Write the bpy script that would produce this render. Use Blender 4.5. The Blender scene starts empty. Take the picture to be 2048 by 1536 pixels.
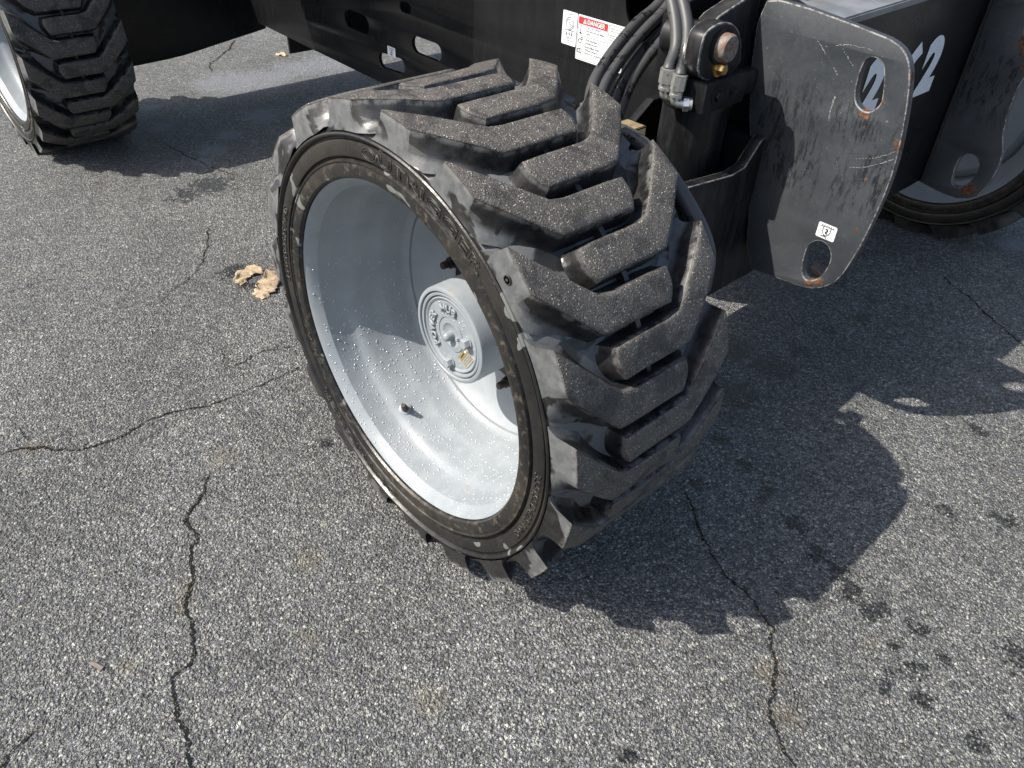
import bpy, bmesh, math, random
import numpy as np
from mathutils import Vector, Matrix

# ---------------------------------------------------------------- camera, sky, sun, exposure
scene = bpy.context.scene
cam_data = bpy.data.cameras.new('camera'); cam = bpy.data.objects.new('camera', cam_data)
scene.collection.objects.link(cam); scene.camera = cam
cam_data.sensor_width = 36.0; cam_data.lens = 36.0 * 1530.4 / 2048.0
cam_data.clip_start = 0.02; cam_data.clip_end = 500.0
right = Vector((-0.66748, -0.74377, 0.03575)); up = Vector((0.48347, -0.39636, 0.78048)); back = Vector((-0.56633, 0.53824, 0.62416))
cam.matrix_world = Matrix(((right.x, up.x, back.x, -0.8705), (right.y, up.y, back.y, 0.7244), (right.z, up.z, back.z, 1.1827), (0, 0, 0, 1)))

SUN = Vector((0.325, 0.591, 0.738)).normalized()
world = bpy.data.worlds.new('World'); scene.world = world; world.use_nodes = True
wn = world.node_tree.nodes; wl = world.node_tree.links
bg = wn['Background']; sky = wn.new('ShaderNodeTexSky'); sky.sky_type = 'NISHITA'; sky.sun_disc = False
sky.sun_elevation = math.asin(SUN.z); sky.sun_rotation = math.atan2(SUN.x, SUN.y)
sky.air_density = 1.0; sky.dust_density = 2.5; sky.ozone_density = 0.6
wl.new(sky.outputs[0], bg.inputs[0]); bg.inputs[1].default_value = 0.135
sun_data = bpy.data.lights.new('sun', 'SUN'); sun_data.energy = 5.0; sun_data.angle = math.radians(0.55); sun_data.color = (1.0, 0.94, 0.85)
sun = bpy.data.objects.new('sun', sun_data); scene.collection.objects.link(sun)
sun.rotation_euler = (-SUN).to_track_quat('-Z', 'Y').to_euler(); sun.location = (3, 5, 8)
vs = scene.view_settings; vs.view_transform = 'Standard'; vs.look = 'None'; vs.gamma = 1.0; vs.use_curve_mapping = False; vs.exposure = 0.58

random.seed(7); rng = np.random.default_rng(7)
COL = scene.collection
PI = math.pi; D2R = PI / 180

# ---------------------------------------------------------------- node helpers
class NT:
    def __init__(s, name):
        s.m = bpy.data.materials.new(name); s.m.use_nodes = True
        s.t = s.m.node_tree; s.n = s.t.nodes; s.b = s.n['Principled BSDF']
    def add(s, typ, **kw):
        n = s.n.new(typ)
        for k, v in kw.items(): setattr(n, k, v)
        return n
    def link(s, a, b): s.t.links.new(a, b)
    def put(s, sock, v):
        if isinstance(v, bpy.types.NodeSocket): s.link(v, sock)
        else: sock.default_value = v
    def math(s, op, a, b=0.0, c=None, clamp=False):
        n = s.add('ShaderNodeMath', operation=op); n.use_clamp = clamp
        s.put(n.inputs[0], a); s.put(n.inputs[1], b)
        if c is not None: s.put(n.inputs[2], c)
        return n.outputs[0]
    def ramp(s, v, a, b, lo=0.0, hi=1.0, smooth=True):
        n = s.add('ShaderNodeMapRange'); n.interpolation_type = 'SMOOTHSTEP' if smooth else 'LINEAR'
        s.put(n.inputs[0], v); n.inputs[1].default_value = a; n.inputs[2].default_value = b; n.inputs[3].default_value = lo; n.inputs[4].default_value = hi
        return n.outputs[0]
    def mix(s, f, a, b):
        n = s.add('ShaderNodeMix'); n.data_type = 'RGBA'
        s.put(n.inputs[0], f)
        for i, v in ((6, a), (7, b)):
            if isinstance(v, (tuple, list)): v = (v[0], v[1], v[2], 1.0)
            s.put(n.inputs[i], v)
        return n.outputs[2]
    def fmix(s, f, a, b):
        n = s.add('ShaderNodeMix'); n.data_type = 'FLOAT'
        s.put(n.inputs[0], f); s.put(n.inputs[2], a); s.put(n.inputs[3], b); return n.outputs[0]
    def pos(s): return s.add('ShaderNodeNewGeometry').outputs['Position']
    def obj(s): return s.add('ShaderNodeTexCoord').outputs['Object']
    def nrm(s): return s.add('ShaderNodeNewGeometry').outputs['Normal']
    def mapping(s, v, scale=(1, 1, 1), loc=(0, 0, 0)):
        n = s.add('ShaderNodeMapping'); s.link(v, n.inputs[0]); n.inputs[3].default_value = scale; n.inputs[1].default_value = loc; return n.outputs[0]
    def noise(s, v, scale, detail=3, rough=0.55, dist=0.0):
        n = s.add('ShaderNodeTexNoise'); s.link(v, n.inputs['Vector']); n.inputs['Scale'].default_value = scale
        n.inputs['Detail'].default_value = detail; n.inputs['Roughness'].default_value = rough; n.inputs['Distortion'].default_value = dist
        return n.outputs[0]
    def vor(s, v, scale, feature='F1', rand=1.0):
        n = s.add('ShaderNodeTexVoronoi', feature=feature); s.link(v, n.inputs['Vector']); n.inputs['Scale'].default_value = scale
        n.inputs['Randomness'].default_value = rand; return n
    def sep(s, v):
        n = s.add('ShaderNodeSeparateXYZ'); s.link(v, n.inputs[0]); return n.outputs
    def bump(s, h, strength=1.0, distance=0.002, normal=None):
        n = s.add('ShaderNodeBump'); n.inputs['Strength'].default_value = strength; n.inputs['Distance'].default_value = distance
        s.link(h, n.inputs['Height'])
        if normal is not None: s.link(normal, n.inputs['Normal'])
        return n.outputs[0]
    def out(s, col=None, rough=None, normal=None, spec=None, metal=None, coat=None):
        if col is not None: s.put(s.b.inputs['Base Color'], (*col, 1.0) if isinstance(col, tuple) and len(col) == 3 else col)
        if rough is not None: s.put(s.b.inputs['Roughness'], rough)
        if normal is not None: s.put(s.b.inputs['Normal'], normal)
        if spec is not None: s.put(s.b.inputs['Specular IOR Level'], spec)
        if metal is not None: s.put(s.b.inputs['Metallic'], metal)
        if coat is not None: s.put(s.b.inputs['Coat Weight'], coat)
        return s.m

# ---------------------------------------------------------------- materials
M = {}
def mat_asphalt():
    k = NT('asphalt'); p = k.pos()
    wob = k.add('ShaderNodeVectorMath', operation='ADD')
    nz = k.add('ShaderNodeTexNoise'); k.link(p, nz.inputs['Vector']); nz.inputs['Scale'].default_value = 160; nz.inputs['Detail'].default_value = 2
    sc = k.add('ShaderNodeVectorMath', operation='SCALE'); k.link(nz.outputs[1], sc.inputs[0]); sc.inputs['Scale'].default_value = 0.005
    k.link(p, wob.inputs[0]); k.link(sc.outputs[0], wob.inputs[1]); q = wob.outputs[0]
    v1 = k.vor(q, 140); v2 = k.vor(q, 300); v3 = k.vor(q, 95)
    fine = k.noise(p, 900, 2)
    big = k.noise(p, 2.2, 4); mid = k.noise(p, 14, 4, 0.65)
    c1 = k.sep(v1.outputs['Color']); c2 = k.sep(v2.outputs['Color']); c3 = k.sep(v3.outputs['Color'])
    # every cell is one stone; dark bitumen shows only in the joints and pits
    ed = k.vor(q, 140, 'DISTANCE_TO_EDGE'); ed2 = k.vor(q, 300, 'DISTANCE_TO_EDGE')
    joint = k.ramp(ed.outputs['Distance'], 0.02, 0.17); joint2 = k.ramp(ed2.outputs['Distance'], 0.0, 0.12)
    pit = k.ramp(k.noise(p, 135, 4, 0.75), 0.34, 0.44)
    b1 = k.ramp(c1[0], 0.0, 1.0, 0.125, 0.29, False)
    pale = k.math('MULTIPLY', k.ramp(c1[1], 0.84, 0.97), joint)
    pale2 = k.math('MULTIPLY', k.ramp(c2[1], 0.76, 0.95), joint2)
    pale3 = k.math('MULTIPLY', k.ramp(c3[1], 0.965, 0.975), k.ramp(v3.outputs['Distance'], 0.42, 0.34))
    val = k.math('MULTIPLY', b1, k.math('ADD', 0.42, k.math('MULTIPLY', joint, 0.58)))
    val = k.math('MULTIPLY', val, k.math('ADD', 0.62, k.math('MULTIPLY', joint2, 0.38)))
    val = k.math('MULTIPLY', val, k.math('ADD', 0.22, k.math('MULTIPLY', pit, 0.78)))
    val = k.math('ADD', val, k.math('MULTIPLY', pale, 0.18)); val = k.math('ADD', val, k.math('MULTIPLY', pale2, 0.25)); val = k.math('ADD', val, k.math('MULTIPLY', pale3, 0.20))
    val = k.math('MULTIPLY', val, k.ramp(fine, 0.25, 0.75, 0.75, 1.27, False))
    val = k.math('MULTIPLY', val, k.ramp(big, 0.3, 0.7, 0.82, 1.2, False))
    val = k.math('MULTIPLY', val, k.ramp(mid, 0.25, 0.75, 0.86, 1.16, False))
    comb = k.add('ShaderNodeCombineColor'); 
    warm = k.ramp(c1[2], 0, 1, 0.93, 1.07, False)
    k.link(k.math('MULTIPLY', val, 0.985), comb.inputs[0]); k.link(val, comb.inputs[1]); k.link(k.math('MULTIPLY', k.math('MULTIPLY', val, warm), k.math('SUBTRACT', 1.0, k.math('MULTIPLY', k.math('MAXIMUM', pale, pale2), 0.10))), comb.inputs[2])
    col = comb.outputs[0]
    at = k.add('ShaderNodeAttribute', attribute_name='wet'); wet = at.outputs['Fac']
    rag = k.noise(p, 75, 3, 0.7)
    rag2 = k.noise(p, 38, 4, 0.75)
    wetm = k.ramp(k.math('ADD', wet, k.math('MULTIPLY', k.math('SUBTRACT', rag2, 0.5), 3.0)), 0.55, 0.80)
    wetm = k.math('MULTIPLY', wetm, k.ramp(wet, 0.02, 0.25)); wetm = k.math('MULTIPLY', wetm, k.ramp(k.noise(p, 160, 2), 0.36, 0.52, 0.45, 1.0))
    wh = k.add('ShaderNodeAttribute', attribute_name='chalk').outputs['Fac']
    whm = k.math('MULTIPLY', k.ramp(k.math('ADD', wh, k.math('MULTIPLY', k.math('SUBTRACT', k.noise(p, 30, 3), 0.5), 1.0)), 0.42, 1.0), 0.7)
    tan = k.add('ShaderNodeAttribute', attribute_name='dirt').outputs['Fac']
    tanm = k.math('MULTIPLY', k.ramp(k.math('ADD', tan, k.math('MULTIPLY', k.math('SUBTRACT', rag, 0.5), 1.4)), 0.55, 0.95), 0.35)
    col = k.mix(whm, col, (0.27, 0.285, 0.315))
    col = k.mix(tanm, col, (0.20, 0.165, 0.115))
    dark = k.add('ShaderNodeMix'); dark.data_type = 'RGBA'; dark.blend_type = 'MULTIPLY'; k.link(wetm, dark.inputs[0]); k.link(col, dark.inputs[6]); dark.inputs[7].default_value = (0.14, 0.145, 0.15, 1)
    h1 = k.ramp(v1.outputs['Distance'], 0.0, 0.62, 1.0, 0.0)
    h2 = k.ramp(v2.outputs['Distance'], 0.0, 0.62, 1.0, 0.0)
    h = k.math('ADD', k.math('MULTIPLY', h1, k.ramp(c1[2], 0, 1, 0.45, 1.1, False)), k.math('MULTIPLY', h2, 0.35))
    h = k.math('ADD', h, k.math('MULTIPLY', fine, 0.22)); h = k.math('ADD', h, k.math('MULTIPLY', pit, 0.55))
    h = k.math('ADD', h, k.math('MULTIPLY', mid, 0.9))
    rough = k.fmix(wetm, k.ramp(c2[0], 0, 1, 0.62, 0.9, False), 0.32)
    return k.out(dark.outputs[2], rough, k.bump(h, 1.0, 0.0105), spec=0.45)
M['asphalt'] = mat_asphalt()

def mat_crack():
    k = NT('crack_fill'); p = k.pos(); n = k.noise(p, 260, 3)
    col = k.mix(k.ramp(n, 0.54, 0.68), (0.011, 0.0135, 0.013), (0.15, 0.13, 0.10))
    return k.out(col, 0.95, k.bump(n, 1, 0.004), spec=0.1)
M['crack'] = mat_crack()
def mat_chip(name, a, b, c):
    k = NT(name); p = k.pos(); v = k.vor(p, 90); cc = k.sep(v.outputs['Color'])
    col = k.mix(cc[0], a, b); col = k.mix(k.ramp(cc[1], 0.72, 0.8), col, c)
    return k.out(col, 0.75, k.bump(k.noise(p, 900, 2), 0.5, 0.0008))
M['chip'] = mat_chip('pale_chippings', (0.11, 0.112, 0.115), (0.22, 0.22, 0.215), (0.34, 0.335, 0.32))
M['crumb'] = mat_chip('crack_crumbs', (0.10, 0.09, 0.075), (0.26, 0.22, 0.17), (0.38, 0.33, 0.26))

def mat_sidewall():
    k = NT('sidewall_rubber'); p = k.pos(); o = k.sep(k.obj())
    r = k.math('SQRT', k.math('ADD', k.math('MULTIPLY', o[0], o[0]), k.math('MULTIPLY', o[2], o[2])))
    n1 = k.noise(p, 9, 4, 0.6); n2 = k.noise(p, 60, 4, 0.7); n3 = k.noise(p, 24, 2, 0.4, 0.4); n4 = k.noise(p, 700, 2)
    col = k.mix(k.ramp(n1, 0.35, 0.7), (0.009, 0.009, 0.009), (0.028, 0.0255, 0.021))
    dust = k.math('MULTIPLY', k.ramp(n2, 0.5, 0.72), k.ramp(r, 0.345, 0.318))
    col = k.mix(k.math('MULTIPLY', dust, 0.75), col, (0.115, 0.095, 0.07))
    dry = k.ramp(k.noise(p, 16, 2, 0.45, 0.6), 0.685, 0.692)            # small patches that dried pale
    col = k.mix(dry, col, (0.13, 0.135, 0.13))
    tread = k.math('MULTIPLY', k.ramp(r, 0.371, 0.375), k.ramp(n3, 0.40, 0.47))   # dried scoops between the lugs
    col = k.mix(tread, col, (0.115, 0.12, 0.122))
    rough = k.fmix(k.math('MAXIMUM', dry, tread), k.ramp(n2, 0.3, 0.7, 0.26, 0.5), 0.6)
    h = k.math('ADD', k.math('MULTIPLY', n4, 0.3), n2)
    return k.out(col, rough, k.bump(h, 0.5, 0.0012), spec=0.5)
M['sidewall'] = mat_sidewall()

def mat_lug():
    k = NT('tread_rubber'); p = k.pos(); o = k.sep(k.obj())
    r = k.math('SQRT', k.math('ADD', k.math('MULTIPLY', o[0], o[0]), k.math('MULTIPLY', o[2], o[2])))
    ay = k.math('ABSOLUTE', o[1])
    top = k.ramp(r, 0.4155, 0.4185)
    pm = p
    g1 = k.vor(pm, 330); g2 = k.noise(pm, 420, 3, 0.7); g3 = k.noise(p, 30, 4, 0.65); g4 = k.noise(p, 130, 3, 0.7)
    gc = k.sep(g1.outputs['Color'])
    base = k.mix(k.ramp(g3, 0.3, 0.7), (0.040, 0.0385, 0.037), (0.074, 0.069, 0.062))
    speck = k.math('MULTIPLY', k.ramp(gc[0], 0.66, 0.86), k.ramp(g1.outputs['Distance'], 0.5, 0.2))
    speck = k.math('MULTIPLY', speck, k.ramp(g4, 0.40, 0.58))
    gr = k.math('MULTIPLY', k.ramp(g2, 0.46, 0.68), 0.7)
    tcol = k.mix(gr, base, (0.215, 0.19, 0.16))
    tcol = k.mix(k.math('MULTIPLY', speck, 0.85), tcol, (0.55, 0.52, 0.46))
    damp = k.ramp(k.noise(p, 17, 3, 0.6, 0.5), 0.53, 0.60)
    tcol = k.mix(k.math('MULTIPLY', damp, 0.62), tcol, (0.022, 0.0215, 0.021))
    # shoulder ends and flanks: pale where dry, nearly black where still wet
    n3 = k.noise(p, 13, 3, 0.5, 0.7); n5 = k.noise(p, 55, 4, 0.6)
    tn = k.sep(k.add('ShaderNodeNewGeometry').outputs['True Normal']); shoulder = k.math('MULTIPLY', k.ramp(k.math('ABSOLUTE', tn[1]), 0.80, 0.90), k.ramp(ay, 0.150, 0.158))
    scoop = k.math('MULTIPLY', k.ramp(r, 0.394, 0.384), k.ramp(ay, 0.10, 0.13))
    pz = k.sep(p)[2]; n3b = k.math('ADD', k.math('ADD', n3, k.ramp(pz, 0.1, 0.6, -0.16, 0.0)), k.fmix(shoulder, 0.03, k.math('ADD', 0.05, k.math('MULTIPLY', k.math('SUBTRACT', r, 0.397), 4.0))))  # lower lugs darker: wetter, and part of their shade put into the colour
    dry = k.math('MULTIPLY', k.ramp(n3b, 0.435, 0.475), k.fmix(k.math('MAXIMUM', shoulder, scoop), 0.06, 1.0))
    pale = k.mix(k.ramp(n5, 0.3, 0.7), (0.068, 0.071, 0.074), (0.118, 0.122, 0.122))
    scol = k.mix(dry, k.mix(k.ramp(n5, 0.35, 0.65), (0.010, 0.010, 0.0105), (0.022, 0.021, 0.020)), pale)
    edge = k.math('MULTIPLY', k.ramp(r, 0.408, 0.4135), k.ramp(n5, 0.38, 0.6))
    scol = k.mix(k.math('MULTIPLY', edge, 0.6), scol, (0.16, 0.16, 0.155))
    col = k.mix(top, scol, tcol)
    rough = k.fmix(top, k.fmix(dry, k.ramp(n5, 0.3, 0.7, 0.24, 0.42), 0.62), k.ramp(g4, 0.3, 0.7, 0.4, 0.8))
    h = k.fmix(top, k.math('MULTIPLY', n5, 0.4), k.math('ADD', k.math('ADD', g2, k.math('MULTIPLY', speck, 0.8)), k.math('MULTIPLY', g4, 0.6)))
    return k.out(col, rough, k.bump(h, 0.8, 0.0022), spec=0.5)
M['lug'] = mat_lug()
M['dark_rubber'] = None

def mat_letters():
    k = NT('moulded_lettering'); p = k.pos(); n = k.noise(p, 90, 3)
    return k.out(k.mix(k.ramp(n, 0.4, 0.65), (0.014, 0.014, 0.013), (0.06, 0.055, 0.045)), 0.42, spec=0.5)
M['letters'] = mat_letters()
def mat_dark_rubber():
    k = NT('dark_rubber'); p = k.pos(); n = k.noise(p, 40, 4, 0.7)
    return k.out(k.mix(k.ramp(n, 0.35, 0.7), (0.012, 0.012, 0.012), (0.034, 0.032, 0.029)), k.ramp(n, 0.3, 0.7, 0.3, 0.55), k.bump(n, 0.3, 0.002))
M['dark_rubber'] = mat_dark_rubber()  # darker rubber for the far tyre's lugs

def mat_rim():
    k = NT('grey_wheel_paint'); p = k.pos()
    n1 = k.noise(p, 11, 4, 0.6); n2 = k.noise(p, 500, 2); n3 = k.noise(p, 45, 4, 0.65)
    col = k.mix(k.ramp(n1, 0.3, 0.7), (0.215, 0.240, 0.260), (0.258, 0.283, 0.30))
    col = k.mix(k.math('MULTIPLY', k.ramp(n3, 0.5, 0.75), 0.30), col, (0.30, 0.318, 0.328))
    rust = k.math('MULTIPLY', k.ramp(k.noise(p, 37, 3), 0.70, 0.74), 0.45)
    col = k.mix(rust, col, (0.28, 0.21, 0.12))
    h = k.math('ADD', k.math('MULTIPLY', n2, 0.25), k.math('MULTIPLY', n3, 0.5))
    return k.out(col, k.ramp(n3, 0.3, 0.7, 0.38, 0.54), k.bump(h, 0.4, 0.0014), spec=0.5)
M['rim'] = mat_rim()

def mat_black(name, dust, wetdust=0.25, rough=0.3):
    k = NT(name); p = k.pos()
    n1 = k.noise(p, 5, 4, 0.6); n2 = k.noise(p, 130, 3, 0.7); n3 = k.noise(k.mapping(p, (16, 16, 3)), 3, 4, 0.7)
    f = k.math('MULTIPLY', k.ramp(n3, 0.42, 0.70), dust)
    col = k.mix(f, (0.0075, 0.0080, 0.0090), (0.062, 0.064, 0.066))
    col = k.mix(k.math('MULTIPLY', k.ramp(k.noise(p, 260, 2), 0.71, 0.75), 0.15), col, (0.16, 0.16, 0.15))
    r = k.fmix(f, k.ramp(n1, 0.3, 0.7, rough - 0.06, rough + 0.12), 0.6)
    return k.out(col, r, k.bump(n2, 0.12, 0.001), spec=0.3)
M['black'] = mat_black('black_chassis_paint', 0.06, rough=0.28)
M['black_dusty'] = mat_black('dusty_black_paint', 0.30, rough=0.38)
M['black_oily'] = mat_black('oily_black_paint', 0.30, rough=0.3)
def mat_worn():
    k = NT('worn_edge'); p = k.pos(); n = k.noise(p, 70, 4, 0.75); n2 = k.noise(p, 300, 3)
    col = k.mix(k.ramp(n, 0.40, 0.60), (0.05, 0.052, 0.055), (0.26, 0.255, 0.24))
    col = k.mix(k.ramp(n2, 0.62, 0.70), col, (0.14, 0.07, 0.035))
    return k.out(col, 0.5)
M['worn'] = mat_worn()

def mat_tie(spots):
    k = NT('weathered_black_plate'); p = k.pos(); s = k.sep(p)
    n1 = k.noise(p, 7, 4, 0.6); n2 = k.noise(k.mapping(p, (120, 120, 30)), 1.0, 6, 0.8); n3 = k.noise(p, 300, 2); n4 = k.noise(p, 90, 4, 0.7)
    band = k.math('MULTIPLY', k.ramp(s[2], 0.50, 0.60), k.ramp(s[2], 0.80, 0.70))
    wet = k.math('MULTIPLY', k.math('MULTIPLY', k.ramp(n2, 0.50, 0.55), band), k.ramp(k.noise(k.mapping(p, (25, 25, 5)), 1.0, 2), 0.34, 0.48))                      # water runs down the plate
    col = k.mix(k.ramp(n1, 0.3, 0.7), (0.032, 0.037, 0.042), (0.054, 0.060, 0.066))
    col = k.mix(wet, col, (0.022, 0.024, 0.026))
    dull = k.math('MULTIPLY', k.ramp(n4, 0.66, 0.72), 0.6)
    col = k.mix(dull, col, (0.019, 0.019, 0.019))
    scr = k.noise(k.mapping(p, (1, 1, 1)), 230, 1)
    col = k.mix(k.math('MULTIPLY', k.ramp(scr, 0.74, 0.77), 0.3), col, (0.30, 0.30, 0.29))
    tot = None
    for (x, z, rad) in spots:
        dx = k.math('SUBTRACT', s[0], x); dz = k.math('SUBTRACT', s[2], z)
        d = k.math('SQRT', k.math('ADD', k.math('MULTIPLY', dx, dx), k.math('MULTIPLY', dz, dz)))
        m_ = k.ramp(d, rad, rad * 0.15)
        tot = m_ if tot is None else k.math('MAXIMUM', tot, m_)
    rust = k.ramp(k.math('ADD', tot, k.math('MULTIPLY', k.math('SUBTRACT', n4, 0.5), 1.9)), 0.60, 0.84)
    rc = k.mix(k.ramp(k.noise(p, 160, 3), 0.35, 0.65), (0.055, 0.022, 0.012), (0.15, 0.068, 0.03))
    col = k.mix(rust, col, rc)
    r = k.fmix(wet, k.ramp(n4, 0.3, 0.7, 0.38, 0.58), 0.25)
    r = k.fmix(rust, r, 0.85)
    h = k.math('ADD', k.math('MULTIPLY', n3, 0.2), k.math('MULTIPLY', rust, 0.8))
    return k.out(col, r, k.bump(h, 0.5, 0.0012), spec=0.5)
M['tie'] = mat_tie([(-0.29, 0.735, 0.020), (-0.309, 0.760, 0.014), (-0.371, 0.70, 0.026), (-0.29, 0.388, 0.022), (-0.306, 0.400, 0.020), (-0.348, 0.812, 0.018), (-0.345, 0.53, 0.008), (-0.302, 0.374, 0.020), (-0.33, 0.625, 0.008)])
M['tie_far'] = mat_tie([(-0.29, 0.735, 0.06), (-0.285, 0.375, 0.045), (-0.31, 0.69, 0.05)])

def mat_rust():
    k = NT('rusty_steel'); p = k.pos(); n = k.noise(p, 120, 4, 0.7)
    return k.out(k.mix(k.ramp(n, 0.42, 0.58), (0.20, 0.185, 0.17), (0.17, 0.095, 0.055)), 0.62, k.bump(n, 0.6, 0.001), metal=0.1)
M['rust'] = mat_rust()
def simple(name, col, rough, metal=0.0, var=0.15, scale=60):
    k = NT(name); n = k.noise(k.pos(), scale, 4, 0.6)
    a = tuple(c * (1 - var) for c in col); b = tuple(min(1, c * (1 + var)) for c in col)
    return k.out(k.mix(k.ramp(n, 0.3, 0.7), a, b), k.ramp(n, 0.3, 0.7, max(0.05, rough - 0.06), rough + 0.06), metal=metal)
def mat_zinc():
    k = NT('zinc_fitting'); p = k.pos(); n = k.noise(p, 120, 3)
    return k.out(k.mix(k.ramp(n, 0.58, 0.68), (0.58, 0.59, 0.56), (0.35, 0.24, 0.10)), 0.34, metal=0.8)
M['zinc'] = mat_zinc()
def mat_hose():
    k = NT('hose_rubber'); p = k.pos(); n = k.noise(p, 40, 3); w = k.noise(p, 26, 5, 0.7)
    wet = k.ramp(w, 0.55, 0.6)
    return k.out(k.mix(wet, (0.048, 0.05, 0.052), (0.014, 0.014, 0.015)), k.fmix(wet, 0.5, 0.25), k.bump(n, 0.2, 0.001))
M['hose'] = mat_hose()
M['brass'] = simple('brass', (0.62, 0.42, 0.16), 0.3, 0.9)
M['brass_bracket'] = simple('yellow_zinc_bracket', (0.40, 0.31, 0.16), 0.45, 0.5)
M['stud'] = simple('brown_stud', (0.032, 0.021, 0.018), 0.55, 0.1)
M['valve'] = simple('valve_stem_rubber', (0.045, 0.038, 0.032), 0.5, 0.0)
M['decal_white'] = simple('white_decal', (0.72, 0.74, 0.76), 0.4, 0, 0.03)
M['decal_black'] = simple('black_print', (0.02, 0.02, 0.022), 0.5)
M['decal_red'] = simple('red_print', (0.55, 0.03, 0.03), 0.45, 0, 0.05)
M['decal_yellow'] = simple('yellow_print', (0.85, 0.62, 0.02), 0.45, 0, 0.05)
M['scratch'] = simple('bare_scratch', (0.33, 0.33, 0.32), 0.5, 0.2)
M['plate_metal'] = simple('name_plate_metal', (0.60, 0.57, 0.46), 0.32, 0.5)
M['plate_gold'] = simple('name_plate_gold', (0.42, 0.29, 0.10), 0.4, 0.4)
def mat_cover():
    k = NT('grey_cover_paint'); p = k.pos(); n = k.noise(p, 14, 4, 0.6)
    return k.out(k.mix(k.ramp(n, 0.35, 0.65), (0.125, 0.13, 0.135), (0.20, 0.205, 0.21)), 0.35, k.bump(n, 0.1, 0.002))
M['cover'] = mat_cover()
def mat_leaf():
    k = NT('dry_leaf'); p = k.pos(); n = k.noise(p, 70, 4, 0.7); n2 = k.noise(p, 300, 3)
    col = k.mix(k.ramp(n, 0.42, 0.68), (0.44, 0.35, 0.235), (0.22, 0.15, 0.085))
    m = k.out(col, 0.75, k.bump(n2, 0.7, 0.002)); return m
M['leaf'] = mat_leaf()
def mat_stone():
    k = NT('stone'); n = k.noise(k.pos(), 120, 4)
    return k.out(k.mix(n, (0.12, 0.10, 0.085), (0.24, 0.20, 0.17)), 0.85, k.bump(n, 0.8, 0.002))
M['stone'] = mat_stone()
def mat_water():
    k = NT('water_drop'); k.out((0.36, 0.385, 0.40), 0.14, spec=1.0, coat=1.0); k.b.inputs['Coat Roughness'].default_value = 0.10; return k.m
M['water'] = mat_water()

# ---------------------------------------------------------------- mesh helpers
def link(name, me, mat=None, parent=None):
    o = bpy.data.objects.new(name, me); COL.objects.link(o)
    if me is not None and mat is not None and not me.materials: me.materials.append(M[mat])
    if parent is not None: o.parent = parent
    return o
def empty(name, loc=(0, 0, 0)):
    o = bpy.data.objects.new(name, None); COL.objects.link(o); o.location = loc; o.empty_display_size = 0.05; return o
def tag(o, label=None, cat=None, group=None, kind=None):
    for k_, v in (('label', label), ('category', cat), ('group', group), ('kind', kind)):
        if v: o[k_] = v
    return o
def from_bm(bm, name, smooth=None):
    bmesh.ops.recalc_face_normals(bm, faces=bm.faces)
    me = bpy.data.meshes.new(name); bm.to_mesh(me); bm.free()
    if smooth is not None:
        me.polygons.foreach_set('use_smooth', [True] * len(me.polygons)); me.set_sharp_from_angle(angle=smooth * D2R)
    return me
def pyd(name, v, f, smooth=None):
    me = bpy.data.meshes.new(name); me.from_pydata([tuple(map(float, q)) for q in v], [], f); me.update()
    bm = bmesh.new(); bm.from_mesh(me); bpy.data.meshes.remove(me)
    return from_bm(bm, name, smooth)
def catmull(pts, n=6):
    P = [Vector(p) for p in pts]; P = [P[0] * 2 - P[1]] + P + [P[-1] * 2 - P[-2]]; out = []
    for i in range(1, len(P) - 2):
        for j in range(n):
            t = j / n; a, b, c, d = P[i - 1], P[i], P[i + 1], P[i + 2]
            out.append(0.5 * ((2 * b) + (c - a) * t + (2 * a - 5 * b + 4 * c - d) * t * t + (3 * b - a - 3 * c + d) * t ** 3))
    out.append(P[-2]); return out
def tube_bm(bm, pts, radii, seg=14, caps=True):
    P = [Vector(p) for p in pts]
    if not hasattr(radii, '__len__'): radii = [radii] * len(P)
    tan = [(P[min(i + 1, len(P) - 1)] - P[max(i - 1, 0)]).normalized() for i in range(len(P))]
    a = Vector((0, 0, 1)) if abs(tan[0].z) < 0.9 else Vector((1, 0, 0))
    u = tan[0].cross(a).normalized(); rings = []
    for i, p in enumerate(P):
        u = (u - tan[i] * u.dot(tan[i])).normalized(); w = tan[i].cross(u)
        rings.append([bm.verts.new(p + (u * math.cos(2 * PI * k / seg) + w * math.sin(2 * PI * k / seg)) * radii[i]) for k in range(seg)])
    for i in range(len(P) - 1):
        for k in range(seg): bm.faces.new((rings[i][k], rings[i][(k + 1) % seg], rings[i + 1][(k + 1) % seg], rings[i + 1][k]))
    if caps: bm.faces.new(rings[0]); bm.faces.new(rings[-1][::-1])
def tube(name, pts, radii, mat, parent, seg=14, smooth=40):
    bm = bmesh.new(); tube_bm(bm, pts, radii, seg); return link(name, from_bm(bm, name, smooth), mat, parent)
def box_bm(bm, lo, hi, bev=0.0):
    g = bmesh.ops.create_cube(bm, size=1.0)
    for v in g['verts']: v.co = Vector([lo[i] + (v.co[i] + 0.5) * (hi[i] - lo[i]) for i in range(3)])
    if bev: bmesh.ops.bevel(bm, geom=list({e for v in g['verts'] for e in v.link_edges}), offset=bev, segments=2, affect='EDGES', profile=0.7)
def box(name, lo, hi, mat, parent, bev=0.004):
    bm = bmesh.new(); box_bm(bm, lo, hi, bev); return link(name, from_bm(bm, name, 35), mat, parent)
def revolve_mesh(name, prof, seg=128, smooth=35, closed=False):
    v = []; f = []; n = len(prof)
    for k in range(seg):
        a = 2 * PI * k / seg; c, s = math.cos(a), math.sin(a)
        for (y, r) in prof: v.append((-r * c, y, r * s))
    m = n if closed else n - 1
    for k in range(seg):
        for i in range(m):
            j = (i + 1) % n
            f.append((k * n + i, k * n + j, ((k + 1) % seg) * n + j, ((k + 1) % seg) * n + i))
    return pyd(name, v, f, smooth)
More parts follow.
